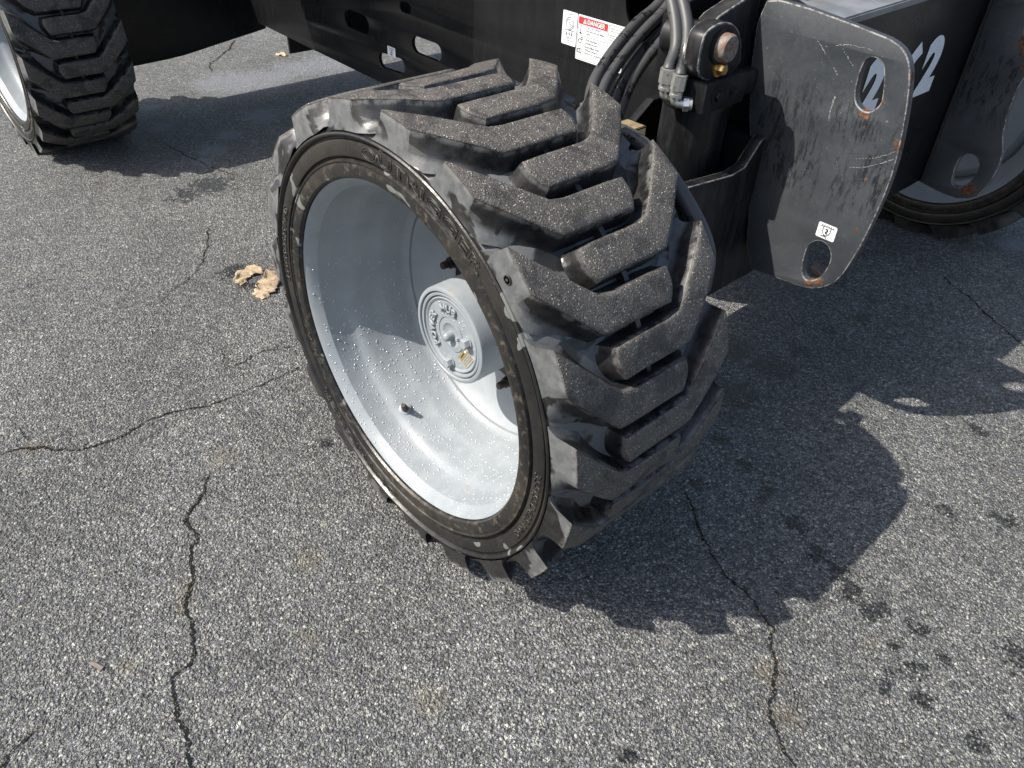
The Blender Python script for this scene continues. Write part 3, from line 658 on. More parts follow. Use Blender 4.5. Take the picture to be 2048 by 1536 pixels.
def make_wheel(x, y, flip=False, detail=True, rot=0.0):
    rim = link('wheel_rim', rim_me, 'rim'); rim.location = (x, y, 0.41); rim.rotation_euler = (0, rot * D2R, PI if flip else 0); adopt(rim)
    link('wheel_disc', disc_me, 'rim', rim)
    for k in range(10):
        a = (-84 + 36 * k) * D2R; c = Vector((-0.157 * math.cos(a), -0.082, 0.157 * math.sin(a)))
        if k == 0 and 'stud' not in cache:
            bm = bmesh.new(); tube_bm(bm, [(0, 0, 0), (0, 0.004, 0)], 0.0135, 16); tube_bm(bm, [(0, 0.004, 0), (0, 0.016, 0)], 0.0110, 6); tube_bm(bm, [(0, 0.018, 0), (0, 0.030, 0), (0, 0.032, 0)], [0.0075, 0.0075, 0.006], 12)
            cache['stud'] = from_bm(bm, 'wheel_stud', 40)
        o = link('wheel_stud', cache['stud'], 'stud', rim); o.location = c
    if detail:
        a = -117.5 * D2R; base = Vector((-0.2692 * math.cos(a), 0.073, 0.2692 * math.sin(a))); inn = Vector((math.cos(a), 0.45, -math.sin(a))).normalized()
        bm = bmesh.new(); tube_bm(bm, [base - inn * 0.002, base + inn * 0.002, base + inn * 0.003], [0.0125, 0.0125, 0.010], 20)
        link('valve_washer', from_bm(bm, 'valve_washer', 40), 'rim', rim)
        bm = bmesh.new(); tube_bm(bm, [base + inn * 0.001, base + inn * 0.014, base + inn * 0.016, base + inn * 0.0165, base + inn * 0.027, base + inn * 0.0275, base + inn * 0.033], [0.0072, 0.0066, 0.0066, 0.0054, 0.0054, 0.0047, 0.0042], 18)
        link('valve_stem', from_bm(bm, 'valve_stem', 40), 'valve', rim)
        drops('water_drops', barrel_point, 3000, rim, 0.0005, 0.0022)
    hub = link('wheel_hub', hub_me, 'rim'); hub.location = (x, y, 0.41); hub.rotation_euler = (0, rot * D2R, PI if flip else 0); adopt(hub)
    if detail:
        for (a, r, rad, h) in ((12, 0.0470, 0.0098, 0.0125), (-92, 0.058, 0.0098, 0.0125)):
            bm = bmesh.new(); hexbolt(bm, a, r, 0.049, rad, h); link('hub_bolt', from_bm(bm, 'hub_bolt', 35), 'rim', hub)
        for (a, r, rad, h) in ((5, 0.019, 0.0040, 0.006), (-160, 0.021, 0.0040, 0.006)):
            bm = bmesh.new(); hexbolt(bm, a, r, 0.0475, rad, h); link('cap_screw', from_bm(bm, 'cap_screw', 35), 'rim', hub)
        bm = bmesh.new(); tube_bm(bm, [(0.0035, 0.044, -0.003), (0.0035, 0.056, -0.003), (0.0035, 0.0605, -0.003), (0.0035, 0.0625, -0.003)], [0.0085, 0.0085, 0.0068, 0.003], 20)
        link('centre_plug', from_bm(bm, 'centre_plug', 50), 'rim', hub)
        for body, a0, a1 in (('POWER', -133, -213), ('HUB', 118, 72)):
            me = text_mesh(body, 1.0, offset=0.03, space=1.12)
            bm = bmesh.new(); bm.from_mesh(me)
            for v in bm.verts: v.co.z = 0
            g = bmesh.ops.extrude_face_region(bm, geom=bm.faces[:]); bmesh.ops.translate(bm, vec=(0, 0, 0.0042), verts=[e for e in g['geom'] if isinstance(e, bmesh.types.BMVert)])
            bm.to_mesh(me); bm.free()
            link('raised_lettering', ring_text(me, a0, a1, 0.0445, 0.0595, 0.0489), 'rim', hub)
        # name plate under the bolts: pale fields between dark lines
        c4 = [(-11.2, 0.039), (-13.1, 0.067), (-48.9, 0.065), (-60.4, 0.042)]
        q = [Vector((-r * math.cos(a * D2R), 0.0499, r * math.sin(a * D2R))) for a, r in c4]
        bm = bmesh.new(); vs_ = [bm.verts.new(p) for p in q] + [bm.verts.new(p - Vector((0, 0.0014, 0))) for p in q]
        bm.faces.new(vs_[:4]); bm.faces.new(vs_[7:3:-1]); [bm.faces.new((vs_[i], vs_[(i + 1) % 4], vs_[4 + (i + 1) % 4], vs_[4 + i])) for i in range(4)]
        link('name_plate', from_bm(bm, 'name_plate'), 'plate_metal', hub)
        def bl(u, v): return q[0].lerp(q[1], u).lerp(q[3].lerp(q[2], u), v) + Vector((0, 0.0004, 0))
        for (u0, u1, v0, v1, mt) in [(0.03, 0.30, 0.04, 0.96, 'plate_gold')] + [(0.36 + 0.15 * i, 0.385 + 0.15 * i, 0.05, 0.95, 'decal_black') for i in range(4)] + [(0.10, 0.22, 0.08, 0.22, 'decal_white'), (0.12, 0.2, 0.3, 0.8, 'decal_black'), (0.0, 0.025, 0, 1, 'decal_black')]:
            d = Vector((0, 0.0003 if mt != 'plate_gold' else 0, 0))
            link('plate_print', pyd('plate_print', [bl(u0, v0) + d, bl(u1, v0) + d, bl(u1, v1) + d, bl(u0, v1) + d], [(0, 1, 2, 3)]), mt, hub)
        drops('water_drops', hub_point, 260, hub, 0.0006, 0.0018)
    return rim
cache = {}
make_wheel(0, 0)
make_wheel(2.458, 0, detail=False, rot=40)
make_wheel(0, -2.08, flip=True, detail=False)

# ---- chassis: side plates, front plate, tie-down plates
def P(*a, **k): return adopt(plate(*a, **k))
YS = -0.675
def slot(cx, cz, w, h, ang=0, n=8):
    """rounded slot: total length w along its axis, height h"""
    r = h / 2; out = []; L = w / 2 - r
    for s in (1, -1):
        for i in range(n + 1):
            t = (-90 + 180 * i / n) * D2R; x = s * (L + r * math.cos(t)); z = s * r * math.sin(t)
            c, d = math.cos(ang * D2R), math.sin(ang * D2R); out.append((cx + x * c - z * d, cz + x * d + z * c))
    return out
circ = lambda cx, cz, r, n=36: [(cx + r * math.cos(2 * PI * i / n), cz + r * math.sin(2 * PI * i / n)) for i in range(n)]
side_out = [(2.13, 1.0), (2.135, 0.474), (2.098, 0.400), (1.34, 0.386), (0.42, 0.386), (0.30, 0.44), (0.225, 0.548), (0.15, 0.605), (-0.03, 0.645), (-0.16, 0.645), (-0.16, 0.86), (-0.03, 0.90), (-0.03, 1.0)]
side_holes = [slot(1.397, 0.545, 0.142, 0.056), slot(1.028, 0.546, 0.142, 0.048), slot(1.212, 0.462, 0.140, 0.044, -3), slot(1.125, 0.637, 0.055, 0.030), circ(0.205, 0.822, 0.098)]
side_plate = P('chassis_side_plate', side_out, side_holes, 1, YS, 0.012, 1, 'black', None)
tag(side_plate, 'black chassis side plate with rounded slots and a round hose hole')
P('chassis_side_plate', [(2.13, 1.0), (2.135, 0.474), (2.098, 0.400), (1.34, 0.386), (0.42, 0.386), (0.225, 0.548), (-0.165, 0.60), (-0.165, 1.0)], [], 1, -1.437, 0.012, 1, 'black', None)
front_plate = P('front_plate', [(-0.668, 0.845), (-0.668, 0.40), (-0.72, 0.365), (-1.38, 0.355), (-1.436, 0.357), (-1.436, 0.858)], [], 0, -0.165, 0.012, -1, 'black', None)
tie_out = [(-0.0349, 0.8700), (-0.0500, 0.72), (-0.100, 0.56), (-0.140, 0.357), (-0.1987, 0.3640), (-0.2482, 0.3675), (-0.2922, 0.3744), (-0.3187, 0.3894), (-0.3442, 0.4175), (-0.3611, 0.4903), (-0.3689, 0.5587), (-0.3737, 0.6295), (-0.3699, 0.6895), (-0.3628, 0.7355), (-0.3557, 0.7732), (-0.3441, 0.815), (-0.3325, 0.8371), (-0.3132, 0.8527), (-0.2828, 0.8613), (-0.09, 0.8813)]
up_slot = [(-0.2708, 0.826), (-0.2893, 0.8239), (-0.2985, 0.8131), (-0.311, 0.7711), (-0.3111, 0.7528), (-0.2967, 0.7368), (-0.2793, 0.7388), (-0.2643, 0.7519), (-0.2590, 0.7878), (-0.2610, 0.8177)]
low_slot = [(-0.2824, 0.4821), (-0.3005, 0.4791), (-0.3124, 0.4648), (-0.316, 0.4445), (-0.3079, 0.4095), (-0.291, 0.3924), (-0.276, 0.39), (-0.2658, 0.4037), (-0.2610, 0.4427), (-0.2650, 0.4691)]
tie = P('tie_down_plate', chaikin(tie_out, 1), [chaikin(up_slot), chaikin(low_slot)], 1, -0.655, 0.018, 1, 'tie', None, bevel=0.0022, wear=True)
tag(tie, 'scratched grey-black plate with two rusty slots, beside the cylinder')
far_out = [(-0.02, 0.87), (-0.14, 0.357)] + [(-0.2254, 0.3428), (-0.2854, 0.3435), (-0.3255, 0.3724), (-0.3378, 0.4705), (-0.3036, 0.5485), (-0.3005, 0.6669), (-0.335, 0.74), (-0.345, 0.80), (-0.325, 0.84), (-0.28, 0.862)]
tie2 = P('tie_down_plate', chaikin(far_out, 1), [chaikin(up_slot), [(x + 0.024, z - 0.02) for x, z in chaikin(low_slot)]], 1, -1.436, 0.018, 1, 'tie_far', None, bevel=0.0022, wear=True)
tag(tie2, 'black plate with rusty slots in front of the far wheel')
bm = bmesh.new(); tube_bm(bm, [(-0.1695, -1.4335, 0.36), (-0.1695, -1.4335, 0.85)], 0.005, 8)
link('weld_bead', from_bm(bm, 'weld_bead', 60), 'black_dusty', None); adopt(bpy.context.scene.objects['weld_bead'])
# front top cover (grey lid) and the deck behind it
bm = bmesh.new()
lo = [(-0.178, -0.700, 0.846), (-0.178, -1.420, 0.860), (0.45, -1.420, 0.865), (0.45, -0.700, 0.865), (0.02, -0.672, 0.858)]
pts_top = [(-0.178, -0.70, 0.860), (-0.178, -1.42, 0.872), (0.50, -1.42, 0.884), (0.50, -0.685, 0.884), (0.02, -0.685, 0.874)]
tv = [bm.verts.new(p) for p in pts_top]; bv = [bm.verts.new((p[0], p[1], p[2] - 0.016)) for p in pts_top]
bm.faces.new(tv); bm.faces.new(bv[::-1]); [bm.faces.new((tv[i], tv[(i + 1) % 5], bv[(i + 1) % 5], bv[i])) for i in range(5)]
bmesh.ops.bevel(bm, geom=bm.edges[:], offset=0.003, segments=2, affect='EDGES')
cover = adopt(link('front_cover', from_bm(bm, 'front_cover', 35), 'cover'))
tag(cover, 'grey lid on top of the chassis front, with a yellow mark')
yl = link('yellow_decal', pyd('yellow_decal', [(-0.075, -0.735, 0.8790), (-0.092, -0.88, 0.8795), (-0.070, -0.88, 0.8800), (-0.06, -0.735, 0.8795)], [(0, 1, 2, 3)]), 'decal_yellow', cover)
adopt(box('chassis_deck', (0.52, -1.43, 0.90), (2.12, -0.685, 0.93), 'black', None))
adopt(box('chassis_cross_plate', (1.90, -1.42, 0.33), (1.912, -0.69, 0.90), 'black', None, 0.002))
adopt(box('chassis_cross_plate', (0.36, -1.42, 0.50), (0.372, -0.69, 0.90), 'black', None, 0.002))

# number on the front plate: digits along -Y
for ch, y0 in (('2', -0.903), ('6', -1.066), ('2', -1.174)):
    me = fit_box(text_mesh(ch, 1.0, offset=0.065, res=8), 0.090, 0.131)
    for v in me.vertices: v.co = (-0.1664, y0 - v.co.x, 0.628 + v.co.y)
    o = link('number_decal', me, 'decal_white'); adopt(o); w = o.matrix_parent_inverse.copy(); o.parent = front_plate; o.matrix_parent_inverse = Matrix()
# ---- labels on the side plate (X falls from left to right in the picture)
def sheet(name, x0, x1, z0, z1, y, mat, parent, rad=0.003):
    pts = []
    for cx, cz, a0 in ((x0 - rad, z1 - rad, 90), (x0 - rad, z0 + rad, 180), (x1 + rad, z0 + rad, 270), (x1 + rad, z1 - rad, 0)):
        for i in range(5):
            a = (a0 + 90 * i / 4) * D2R; pts.append((cx - rad * math.cos(a), y, cz + rad * math.sin(a)))
    return link(name, pyd(name, pts, [tuple(range(len(pts)))]), mat, parent)
def ptext(body, x0, z0, w, h, y, mat, parent, bold=0.0, name='lettering'):
    me = fit_box(text_mesh(body, 1.0, offset=bold, res=2), w, h)
    for v in me.vertices: v.co = (x0 - v.co.x, y, z0 + v.co.y)
    return link(name, me, mat, parent)
def line(pts, w, y, mat, parent, name='printed_line'):
    v = []; f = []
    for (a, b) in zip(pts[:-1], pts[1:]):
        d = Vector((b[0] - a[0], b[1] - a[1])); d = d.normalized() if d.length else Vector((1, 0)); n = Vector((-d.y, d.x)) * w / 2; k = len(v)
        v += [(a[0] + n.x, y, a[1] + n.y), (a[0] - n.x, y, a[1] - n.y), (b[0] - n.x, y, b[1] - n.y), (b[0] + n.x, y, b[1] + n.y)]; f.append((k, k + 1, k + 2, k + 3))
    return link(name, pyd(name, v, f), mat, parent)
SCR = [([(-0.1679, 0.8288), (-0.1795, 0.8204), (-0.1896, 0.8109)], 0.0011), ([(-0.2175, 0.8264), (-0.244, 0.8042)], 0.0011), ([(-0.2278, 0.7484), (-0.2277, 0.7368), (-0.2277, 0.7214), (-0.2298, 0.7056)], 0.0026), ([(-0.2952, 0.6367), (-0.3296, 0.6511), (-0.366, 0.6762)], 0.0009), ([(-0.2109, 0.7937), (-0.2212, 0.7834)], 0.0010), ([(-0.2034, 0.8282), (-0.2278, 0.8353), (-0.269, 0.8363)], 0.0009), ([(-0.30, 0.655), (-0.334, 0.668), (-0.366, 0.69)], 0.0008)]
for pts_, w_ in SCR:
    C_ = catmull([(a, 0, b) for a, b in pts_], 14); seg_ = []
    for i_, p_ in enumerate(C_):
        seg_.append((p_.x + random.gauss(0, 0.0006), p_.z + random.gauss(0, 0.0006)))
        if len(seg_) > 1 and random.random() < 0.35 or i_ == len(C_) - 1:
            if len(seg_) > 1: line(seg_, w_ * random.uniform(0.5, 1.2), -0.6544, 'scratch', tie, 'scratch')
            seg_ = []
ya = YS + 0.0008; yb = YS + 0.0014; yc = YS + 0.0018
la = adopt(sheet('load_label', 0.4845, 0.4375, 0.681, 0.7545, ya, 'decal_white', None)); tag(la, 'white label with a wheel symbol and three arrows')
def ringline(cx, cz, r): return [(cx + r * math.cos(2 * PI * i / 28), cz + r * math.sin(2 * PI * i / 28)) for i in range(29)]
for r_, w_ in ((0.0132, 0.0010), (0.0098, 0.0009), (0.0032, 0.0008)): line(ringline(0.4605, 0.7285, r_), w_, yb, 'decal_black', la, 'wheel_symbol')
line([(0.4747, 0.7138), (0.4456, 0.7138)], 0.0012, yb, 'decal_black', la)
for x_ in (0.4685, 0.4605, 0.4525):
    line([(x_, 0.7115), (x_, 0.7055)], 0.0014, yb, 'decal_black', la, 'arrow_symbol')
    link('arrow_symbol', pyd('arrow_symbol', [(x_ + 0.0024, yb, 0.7062), (x_ - 0.0024, yb, 0.7062), (x_, yb, 0.7010)], [(0, 1, 2)]), 'decal_black', la)
ptext('Z-60/40', 0.4685, 0.7470, 0.0165, 0.0032, yb, 'decal_black', la)
ptext('10,000 lbs', 0.4715, 0.6945, 0.0210, 0.0040, yb, 'decal_black', la); ptext('4,536 kg', 0.4700, 0.6885, 0.0180, 0.0040, yb, 'decal_black', la)
lb = adopt(sheet('danger_label', 0.4352, 0.2895, 0.6568, 0.7545, ya, 'decal_white', None)); tag(lb, 'white warning label with a red danger bar')
red = link('red_bar', pyd('red_bar', [(0.4325, yb, 0.7505), (0.4325, yb, 0.7352), (0.3422, yb, 0.7352), (0.3422, yb, 0.7505)], [(0, 1, 2, 3)]), 'decal_red', lb)
ptext('DANGER', 0.4040, 0.7378, 0.0540, 0.0104, yc, 'decal_white', lb, 0.02)
link('alert_symbol', pyd('alert_symbol', [(0.4180, yc, 0.7378), (0.4068, yc, 0.7378), (0.4124, yc, 0.7482)], [(0, 1, 2)]), 'decal_white', lb)
line([(0.4124, 0.7450), (0.4124, 0.7392)], 0.0014, yc + 0.0003, 'decal_red', lb)
for body, z_, w_ in (('Tip-over Hazard', 0.7285, 0.044), ('Do not use air-filled', 0.7215, 0.055), ('tires.', 0.7150, 0.013)): ptext(body, 0.4060, z_, w_, 0.0048, yb, 'decal_black', lb)
for body, z_, w_ in (('This machine is', 0.7020, 0.0430), ('equipped with', 0.6945, 0.0390), ('foam-filled tires.', 0.6870, 0.0465), ('Wheel weight is', 0.6795, 0.0450), ('critical to stability.', 0.6725, 0.0540)): ptext(body, 0.4070, z_, w_, 0.0052, yb, 'decal_black', lb)
for pts_ in ([(0.4325, 0.7345), (0.4325, 0.6600), (0.2925, 0.6600), (0.2925, 0.7505), (0.3385, 0.7505), (0.3385, 0.7345)], [(0.4325, 0.7110), (0.3422, 0.7110)], [(0.3422, 0.7350), (0.3422, 0.7110)], [(0.3385, 0.7505), (0.3385, 0.7000)]): line(pts_, 0.0007, yb, 'decal_black', lb)
line([(0.4225, 0.7330), (0.4240, 0.7310), (0.4250, 0.7230), (0.4262, 0.7165)], 0.0011, yb, 'decal_black', lb, 'boom_symbol'); line([(0.4275, 0.7160), (0.4205, 0.7155)], 0.0032, yb, 'decal_black', lb, 'boom_symbol')
for cx_, cz_, r_ in ((0.4245, 0.6985, 0.0048), (0.4185, 0.7050, 0.0028)): line(ringline(cx_, cz_, r_), 0.0013, yb, 'decal_black', lb, 'cell_symbol')
line([(0.4295, 0.6810), (0.4295, 0.6730), (0.4235, 0.6735), (0.4175, 0.6730), (0.4175, 0.6810), (0.4235, 0.6822), (0.4295, 0.6810)], 0.0015, yb, 'decal_black', lb, 'book_symbol'); line([(0.4235, 0.6822), (0.4235, 0.6735)], 0.0012, yb, 'decal_black', lb, 'book_symbol')
for z_ in (0.7425, 0.7375, 0.7285, 0.7235, 0.7185): ptext('Wheels must be', 0.3350, z_, 0.034, 0.0032, yb, 'decal_black', lb)
def tie_label(x0, x1, z0, z1, y, side_name):
    s = adopt(sheet('tie_down_label', x0, x1, z0, z1, y, 'decal_white', None, 0.003)); w = x0 - x1; h = z1 - z0; yy = y + 0.0006
    u = lambda a, b: (x0 - a * w, z0 + b * h)
    line([u(0.14, 0.80), u(0.88, 0.80)], h * 0.03, yy, 'decal_black', s)
    for i in range(6): line([u(0.18 + i * 0.12, 0.80), u(0.24 + i * 0.12, 0.92)], h * 0.035, yy, 'decal_black', s)
    line([u(0.30, 0.79), u(0.30, 0.45), u(0.38, 0.28), u(0.52, 0.22), u(0.64, 0.32), u(0.70, 0.5), u(0.70, 0.79)], h * 0.04, yy, 'decal_black', s, 'ring_symbol')
    line([u(0.44, 0.62), u(0.50, 0.68), u(0.57, 0.60), u(0.52, 0.50), u(0.46, 0.44), u(0.50, 0.36), u(0.58, 0.40)], h * 0.08, yy, 'decal_black', s, 'chain_symbol')
    line([u(0.26, 0.16), u(0.42, 0.16), u(0.58, 0.26)], h * 0.06, yy, 'decal_black', s, 'chain_symbol'); line([u(0.40, 0.26), u(0.60, 0.06)], h * 0.06, yy, 'decal_black', s, 'chain_symbol')
    return tag(s, side_name)
tie_label(-0.2705, -0.3097, 0.4885, 0.5192, -0.6546, 'small white tie-down label above the lower slot')
tie_label(1.2285, 1.1870, 0.4830, 0.5110, ya, 'small white tie-down label on the chassis side')

# ---- axle
P('axle_front_plate', [(-0.22, 0.592), (-0.417, 0.598), (-0.560, 0.584), (-0.602, 0.590), (-0.639, 0.633), (-0.652, 0.639), (-0.74, 0.64), (-1.40, 0.64), (-1.52, 0.585), (-1.86, 0.59), (-1.86, 0.31), (-0.70, 0.302), (-0.22, 0.302)], [], 0, -0.115, 0.024, -1, 'black_dusty', None, bevel=0.002, wear=True)
P('axle_rear_plate', [(-0.22, 0.592), (-0.56, 0.585), (-0.64, 0.64), (-1.40, 0.64), (-1.52, 0.585), (-1.86, 0.59), (-1.86, 0.31), (-0.22, 0.305)], [], 0, 0.16, 0.02, -1, 'black', None)
adopt(box('axle_floor', (-0.088, -1.86, 0.31), (0.138, -0.24, 0.33), 'black', None, 0.002))
adopt(box('axle_beam', (-0.085, -1.86, 0.335), (0.135, -0.645, 0.63), 'black', None, 0.006))
adopt(box('axle_knuckle', (-0.10, -0.30, 0.30), (0.12, -0.215, 0.58), 'black', None, 0.02))
bm = bmesh.new(); tube_bm(bm, [(0, -0.21, 0.41), (0, -0.08, 0.41)], 0.15, 28); adopt(link('drive_motor', from_bm(bm, 'drive_motor', 40), 'black'))
adopt(box('axle_knuckle', (-0.10, -1.87, 0.30), (0.12, -1.78, 0.58), 'black', None, 0.02))
# rear axle housing
P('rear_axle_plate', [(-0.19, 0.262), (-0.38, 0.268), (-0.44, 0.272), (-0.73, 0.312), (-0.80, 0.322), (-0.80, 0.80), (-0.19, 0.80)], [], 0, 2.30, 0.02, -1, 'black', None)
adopt(box('rear_axle_beam', (2.322, -1.90, 0.33), (2.70, -0.20, 0.60), 'black', None, 0.008))

# ---- oscillation cylinder, bracket, pin
bm = bmesh.new(); tube_bm(bm, [(0.007, -0.57, 0.335), (0.006, -0.57, 0.56), (0.004, -0.57, 0.695)], 0.065, 40)
tube_bm(bm, [(0.004, -0.57, 0.695), (0.004, -0.57, 0.712)], 0.070, 40)
cyl = adopt(link('oscillation_cylinder', from_bm(bm, 'oscillation_cylinder', 35), 'black_oily')); tag(cyl, 'oily black hydraulic cylinder standing on the axle')
bm = bmesh.new(); box_bm(bm, (-0.080, -0.600, 0.708), (0.018, -0.470, 0.766), 0.010); link('cylinder_head', from_bm(bm, 'cylinder_head', 40), 'black_oily', cyl)
bm = bmesh.new(); box_bm(bm, (-0.068, -0.655, 0.712), (0.0, -0.596, 0.758), 0.012); link('cylinder_head_lug', from_bm(bm, 'cylinder_head_lug', 40), 'black_oily', cyl)
bm = bmesh.new(); tube_bm(bm, [(-0.0780, -0.508, 0.737), (-0.0815, -0.508, 0.737)], 0.0190, 24); tube_bm(bm, [(-0.0815, -0.508, 0.737), (-0.0885, -0.508, 0.737)], 0.0100, 6)
link('head_bolt', from_bm(bm, 'head_bolt', 40), 'black_dusty', cyl)
bm = bmesh.new(); tube_bm(bm, [(-0.078, -0.556, 0.737), (-0.0835, -0.556, 0.737)], 0.0095, 16); tube_bm(bm, [(-0.0835, -0.556, 0.737), (-0.087, -0.556, 0.737)], 0.006, 6); link('head_bolt', from_bm(bm, 'head_bolt', 40), 'black_dusty', cyl)
bm = bmesh.new(); tube_bm(bm, [(-0.018, -0.645, 0.50), (-0.016, -0.645, 0.715)], 0.0095, 12)
rod = adopt(link('cylinder_pipe', from_bm(bm, 'cylinder_pipe', 50), 'black_oily'))
P('rod_eye', chaikin([(-0.452, 0.762), (-0.446, 0.836), (-0.459, 0.854), (-0.497, 0.862), (-0.541, 0.852), (-0.573, 0.820), (-0.584, 0.762)], 2), [], 0, -0.068, 0.034, -1, 'black_oily', None, bevel=0.003, wear=True)
P('cylinder_bracket', [(-0.508, 0.74), (-0.511, 0.826), (-0.520, 0.842), (-0.545, 0.857), (-0.614, 0.876), (-0.668, 0.895), (-0.668, 0.70), (-0.60, 0.72)], [], 0, -0.029, 0.036, -1, 'black_dusty', None, bevel=0.003, wear=True)
P('cylinder_bracket', [(-0.520, 0.74), (-0.520, 0.842), (-0.545, 0.857), (-0.614, 0.876), (-0.668, 0.895), (-0.668, 0.70)], [], 0, 0.055, 0.024, -1, 'black', None, bevel=0.003)
bm = bmesh.new(); tube_bm(bm, [(-0.05, -0.505, 0.820), (-0.071, -0.505, 0.820), (-0.0725, -0.505, 0.820)], 0.030, 28)
pw = adopt(link('pin_washer', from_bm(bm, 'pin_washer', 40), 'black_dusty'))
bm = bmesh.new(); tube_bm(bm, [(-0.035, -0.505, 0.820), (-0.086, -0.505, 0.820), (-0.0905, -0.505, 0.820)], [0.0245, 0.0245, 0.0215], 30)
pin = adopt(link('pivot_pin', from_bm(bm, 'pivot_pin', 40), 'rust')); tag(pin, 'rusty round pin head through the bracket')
bm = bmesh.new(); tube_bm(bm, [(-0.066, -0.508, 0.783), (-0.072, -0.508, 0.783)], 0.0150, 18); tube_bm(bm, [(-0.072, -0.508, 0.783), (-0.083, -0.508, 0.783), (-0.0855, -0.508, 0.783)], [0.0105, 0.0105, 0.0085], 6)
bm2 = bmesh.new(); tube_bm(bm2, [(0.050, -0.512, 0.815), (0.046, -0.512, 0.815), (-0.030, -0.512, 0.815)], [0.030, 0.034, 0.034], 28); tube_bm(bm2, [(0.005, -0.56, 0.70), (0.005, -0.52, 0.80)], 0.030, 24)
adopt(link('rod_end', from_bm(bm2, 'rod_end', 40), 'black_oily'))
gf = adopt(link('retainer_bolt', from_bm(bm, 'retainer_bolt', 40), 'brass')); tag(gf, 'small brass-coloured bolt below the pin')

# ---- hoses
def hose(pts, r, label=None, fit=None):
    o = adopt(tube('hydraulic_hose', catmull(pts, 7), r, 'hose', None, 16))
    return o
hose([(0.240, -0.78, 0.84), (0.232, -0.72, 0.82), (0.229, -0.68, 0.801), (0.217, -0.62, 0.787), (0.182, -0.53, 0.769), (0.148, -0.45, 0.748), (0.11, -0.38, 0.727), (0.06, -0.32, 0.688), (0.03, -0.28, 0.60)], 0.0113)
hose([(0.215, -0.78, 0.84), (0.211, -0.72, 0.819), (0.205, -0.68, 0.798), (0.192, -0.62, 0.779), (0.165, -0.54, 0.759), (0.131, -0.46, 0.74), (0.095, -0.39, 0.72), (0.05, -0.33, 0.680), (0.02, -0.29, 0.60)], 0.0113)
hose([(0.196, -0.78, 0.82), (0.194, -0.72, 0.801), (0.192, -0.69, 0.778), (0.189, -0.64, 0.752), (0.162, -0.56, 0.733), (0.124, -0.48, 0.715), (0.086, -0.41, 0.691), (0.042, -0.35, 0.655), (0.01, -0.30, 0.58)], 0.0113)
hose([(0.190, -0.78, 0.80), (0.178, -0.72, 0.785), (0.170, -0.66, 0.762), (0.150, -0.58, 0.735), (0.118, -0.50, 0.708), (0.08, -0.43, 0.675), (0.04, -0.37, 0.63)], 0.0113)
for k_, (pts_, fpts) in enumerate((([(0.13, -0.535, 0.955), (0.094, -0.52, 0.913), (0.049, -0.5, 0.874), (0.016, -0.48, 0.842), (-0.007, -0.46, 0.812), (-0.008, -0.45, 0.785), (-0.009, -0.445, 0.776)], [(-0.009, -0.445, 0.776), (-0.008, -0.445, 0.748), (0, 0, 0), (0, 0, 0)]),
                     ([(0.115, -0.545, 0.955), (0.079, -0.53, 0.914), (0.033, -0.51, 0.876), (-0.002, -0.49, 0.84), (-0.026, -0.465, 0.807), (-0.03, -0.455, 0.78), (-0.033, -0.45, 0.771)], [(-0.033, -0.45, 0.771), (-0.031, -0.45, 0.741), (0, 0, 0), (0, 0, 0)]))):
    # fittings stand clear of the head block, on its +Y face
    off = Vector((0, 0.062, 0)) * 0
    o = hose([tuple(Vector(p) + off) for p in pts_], 0.0112)
    a, b, c, d = [Vector(q) for q in fpts]
    ax = (b - a).normalized()
    bm = bmesh.new(); tube_bm(bm, [a - ax * 0.004, a - ax * 0.003, b - ax * 0.006, b - ax * 0.004], [0.011, 0.0142, 0.0142, 0.012], 8); tube_bm(bm, [b - ax * 0.004, b + ax * 0.002], 0.0118, 16); tube_bm(bm, [b + ax * 0.001, b + ax * 0.006], 0.0125, 16)
    link('crimp_fitting', from_bm(bm, 'crimp_fitting', 35), 'zinc', o).matrix_parent_inverse = Matrix()
    e = b + ax * 0.006; toward = Vector((-0.75, -0.66, 0.05)).normalized()
    bm = bmesh.new(); tube_bm(bm, catmull([e, e + ax * 0.008, e + ax * 0.013 + toward * 0.005, e + ax * 0.014 + toward * 0.012, e + ax * 0.014 + toward * 0.02], 4), 0.0082, 14)
    s0 = e + ax * 0.014 + toward * 0.016; tube_bm(bm, [s0, s0 + toward * 0.010], 0.0135, 6); tube_bm(bm, [s0 + toward * 0.010, s0 + toward * 0.016], 0.0112, 16)
    link('elbow_fitting', from_bm(bm, 'elbow_fitting', 35), 'zinc', o)
hose([(-0.045, -0.255, 0.715), (-0.075, -0.24, 0.731), (-0.109, -0.225, 0.739), (-0.146, -0.215, 0.739), (-0.191, -0.21, 0.726), (-0.23, -0.21, 0.7), (-0.267, -0.212, 0.668), (-0.294, -0.215, 0.636), (-0.306, -0.22, 0.601), (-0.30, -0.235, 0.54)], 0.0125)
hose([(-0.16, -0.25, 0.70), (-0.20, -0.235, 0.69), (-0.235, -0.228, 0.66), (-0.26, -0.228, 0.62), (-0.265, -0.235, 0.56)], 0.009)
bm = bmesh.new(); box_bm(bm, (-0.108, -0.275, 0.737), (-0.068, -0.243, 0.741), 0.001); box_bm(bm, (-0.108, -0.275, 0.715), (-0.104, -0.243, 0.741), 0.001); tube_bm(bm, [(-0.088, -0.258, 0.7405), (-0.088, -0.258, 0.7418)], 0.004, 10)
hb = adopt(link('hose_bracket', from_bm(bm, 'hose_bracket', 40), 'brass_bracket')); tag(hb, 'small yellowish bracket behind the tyre')

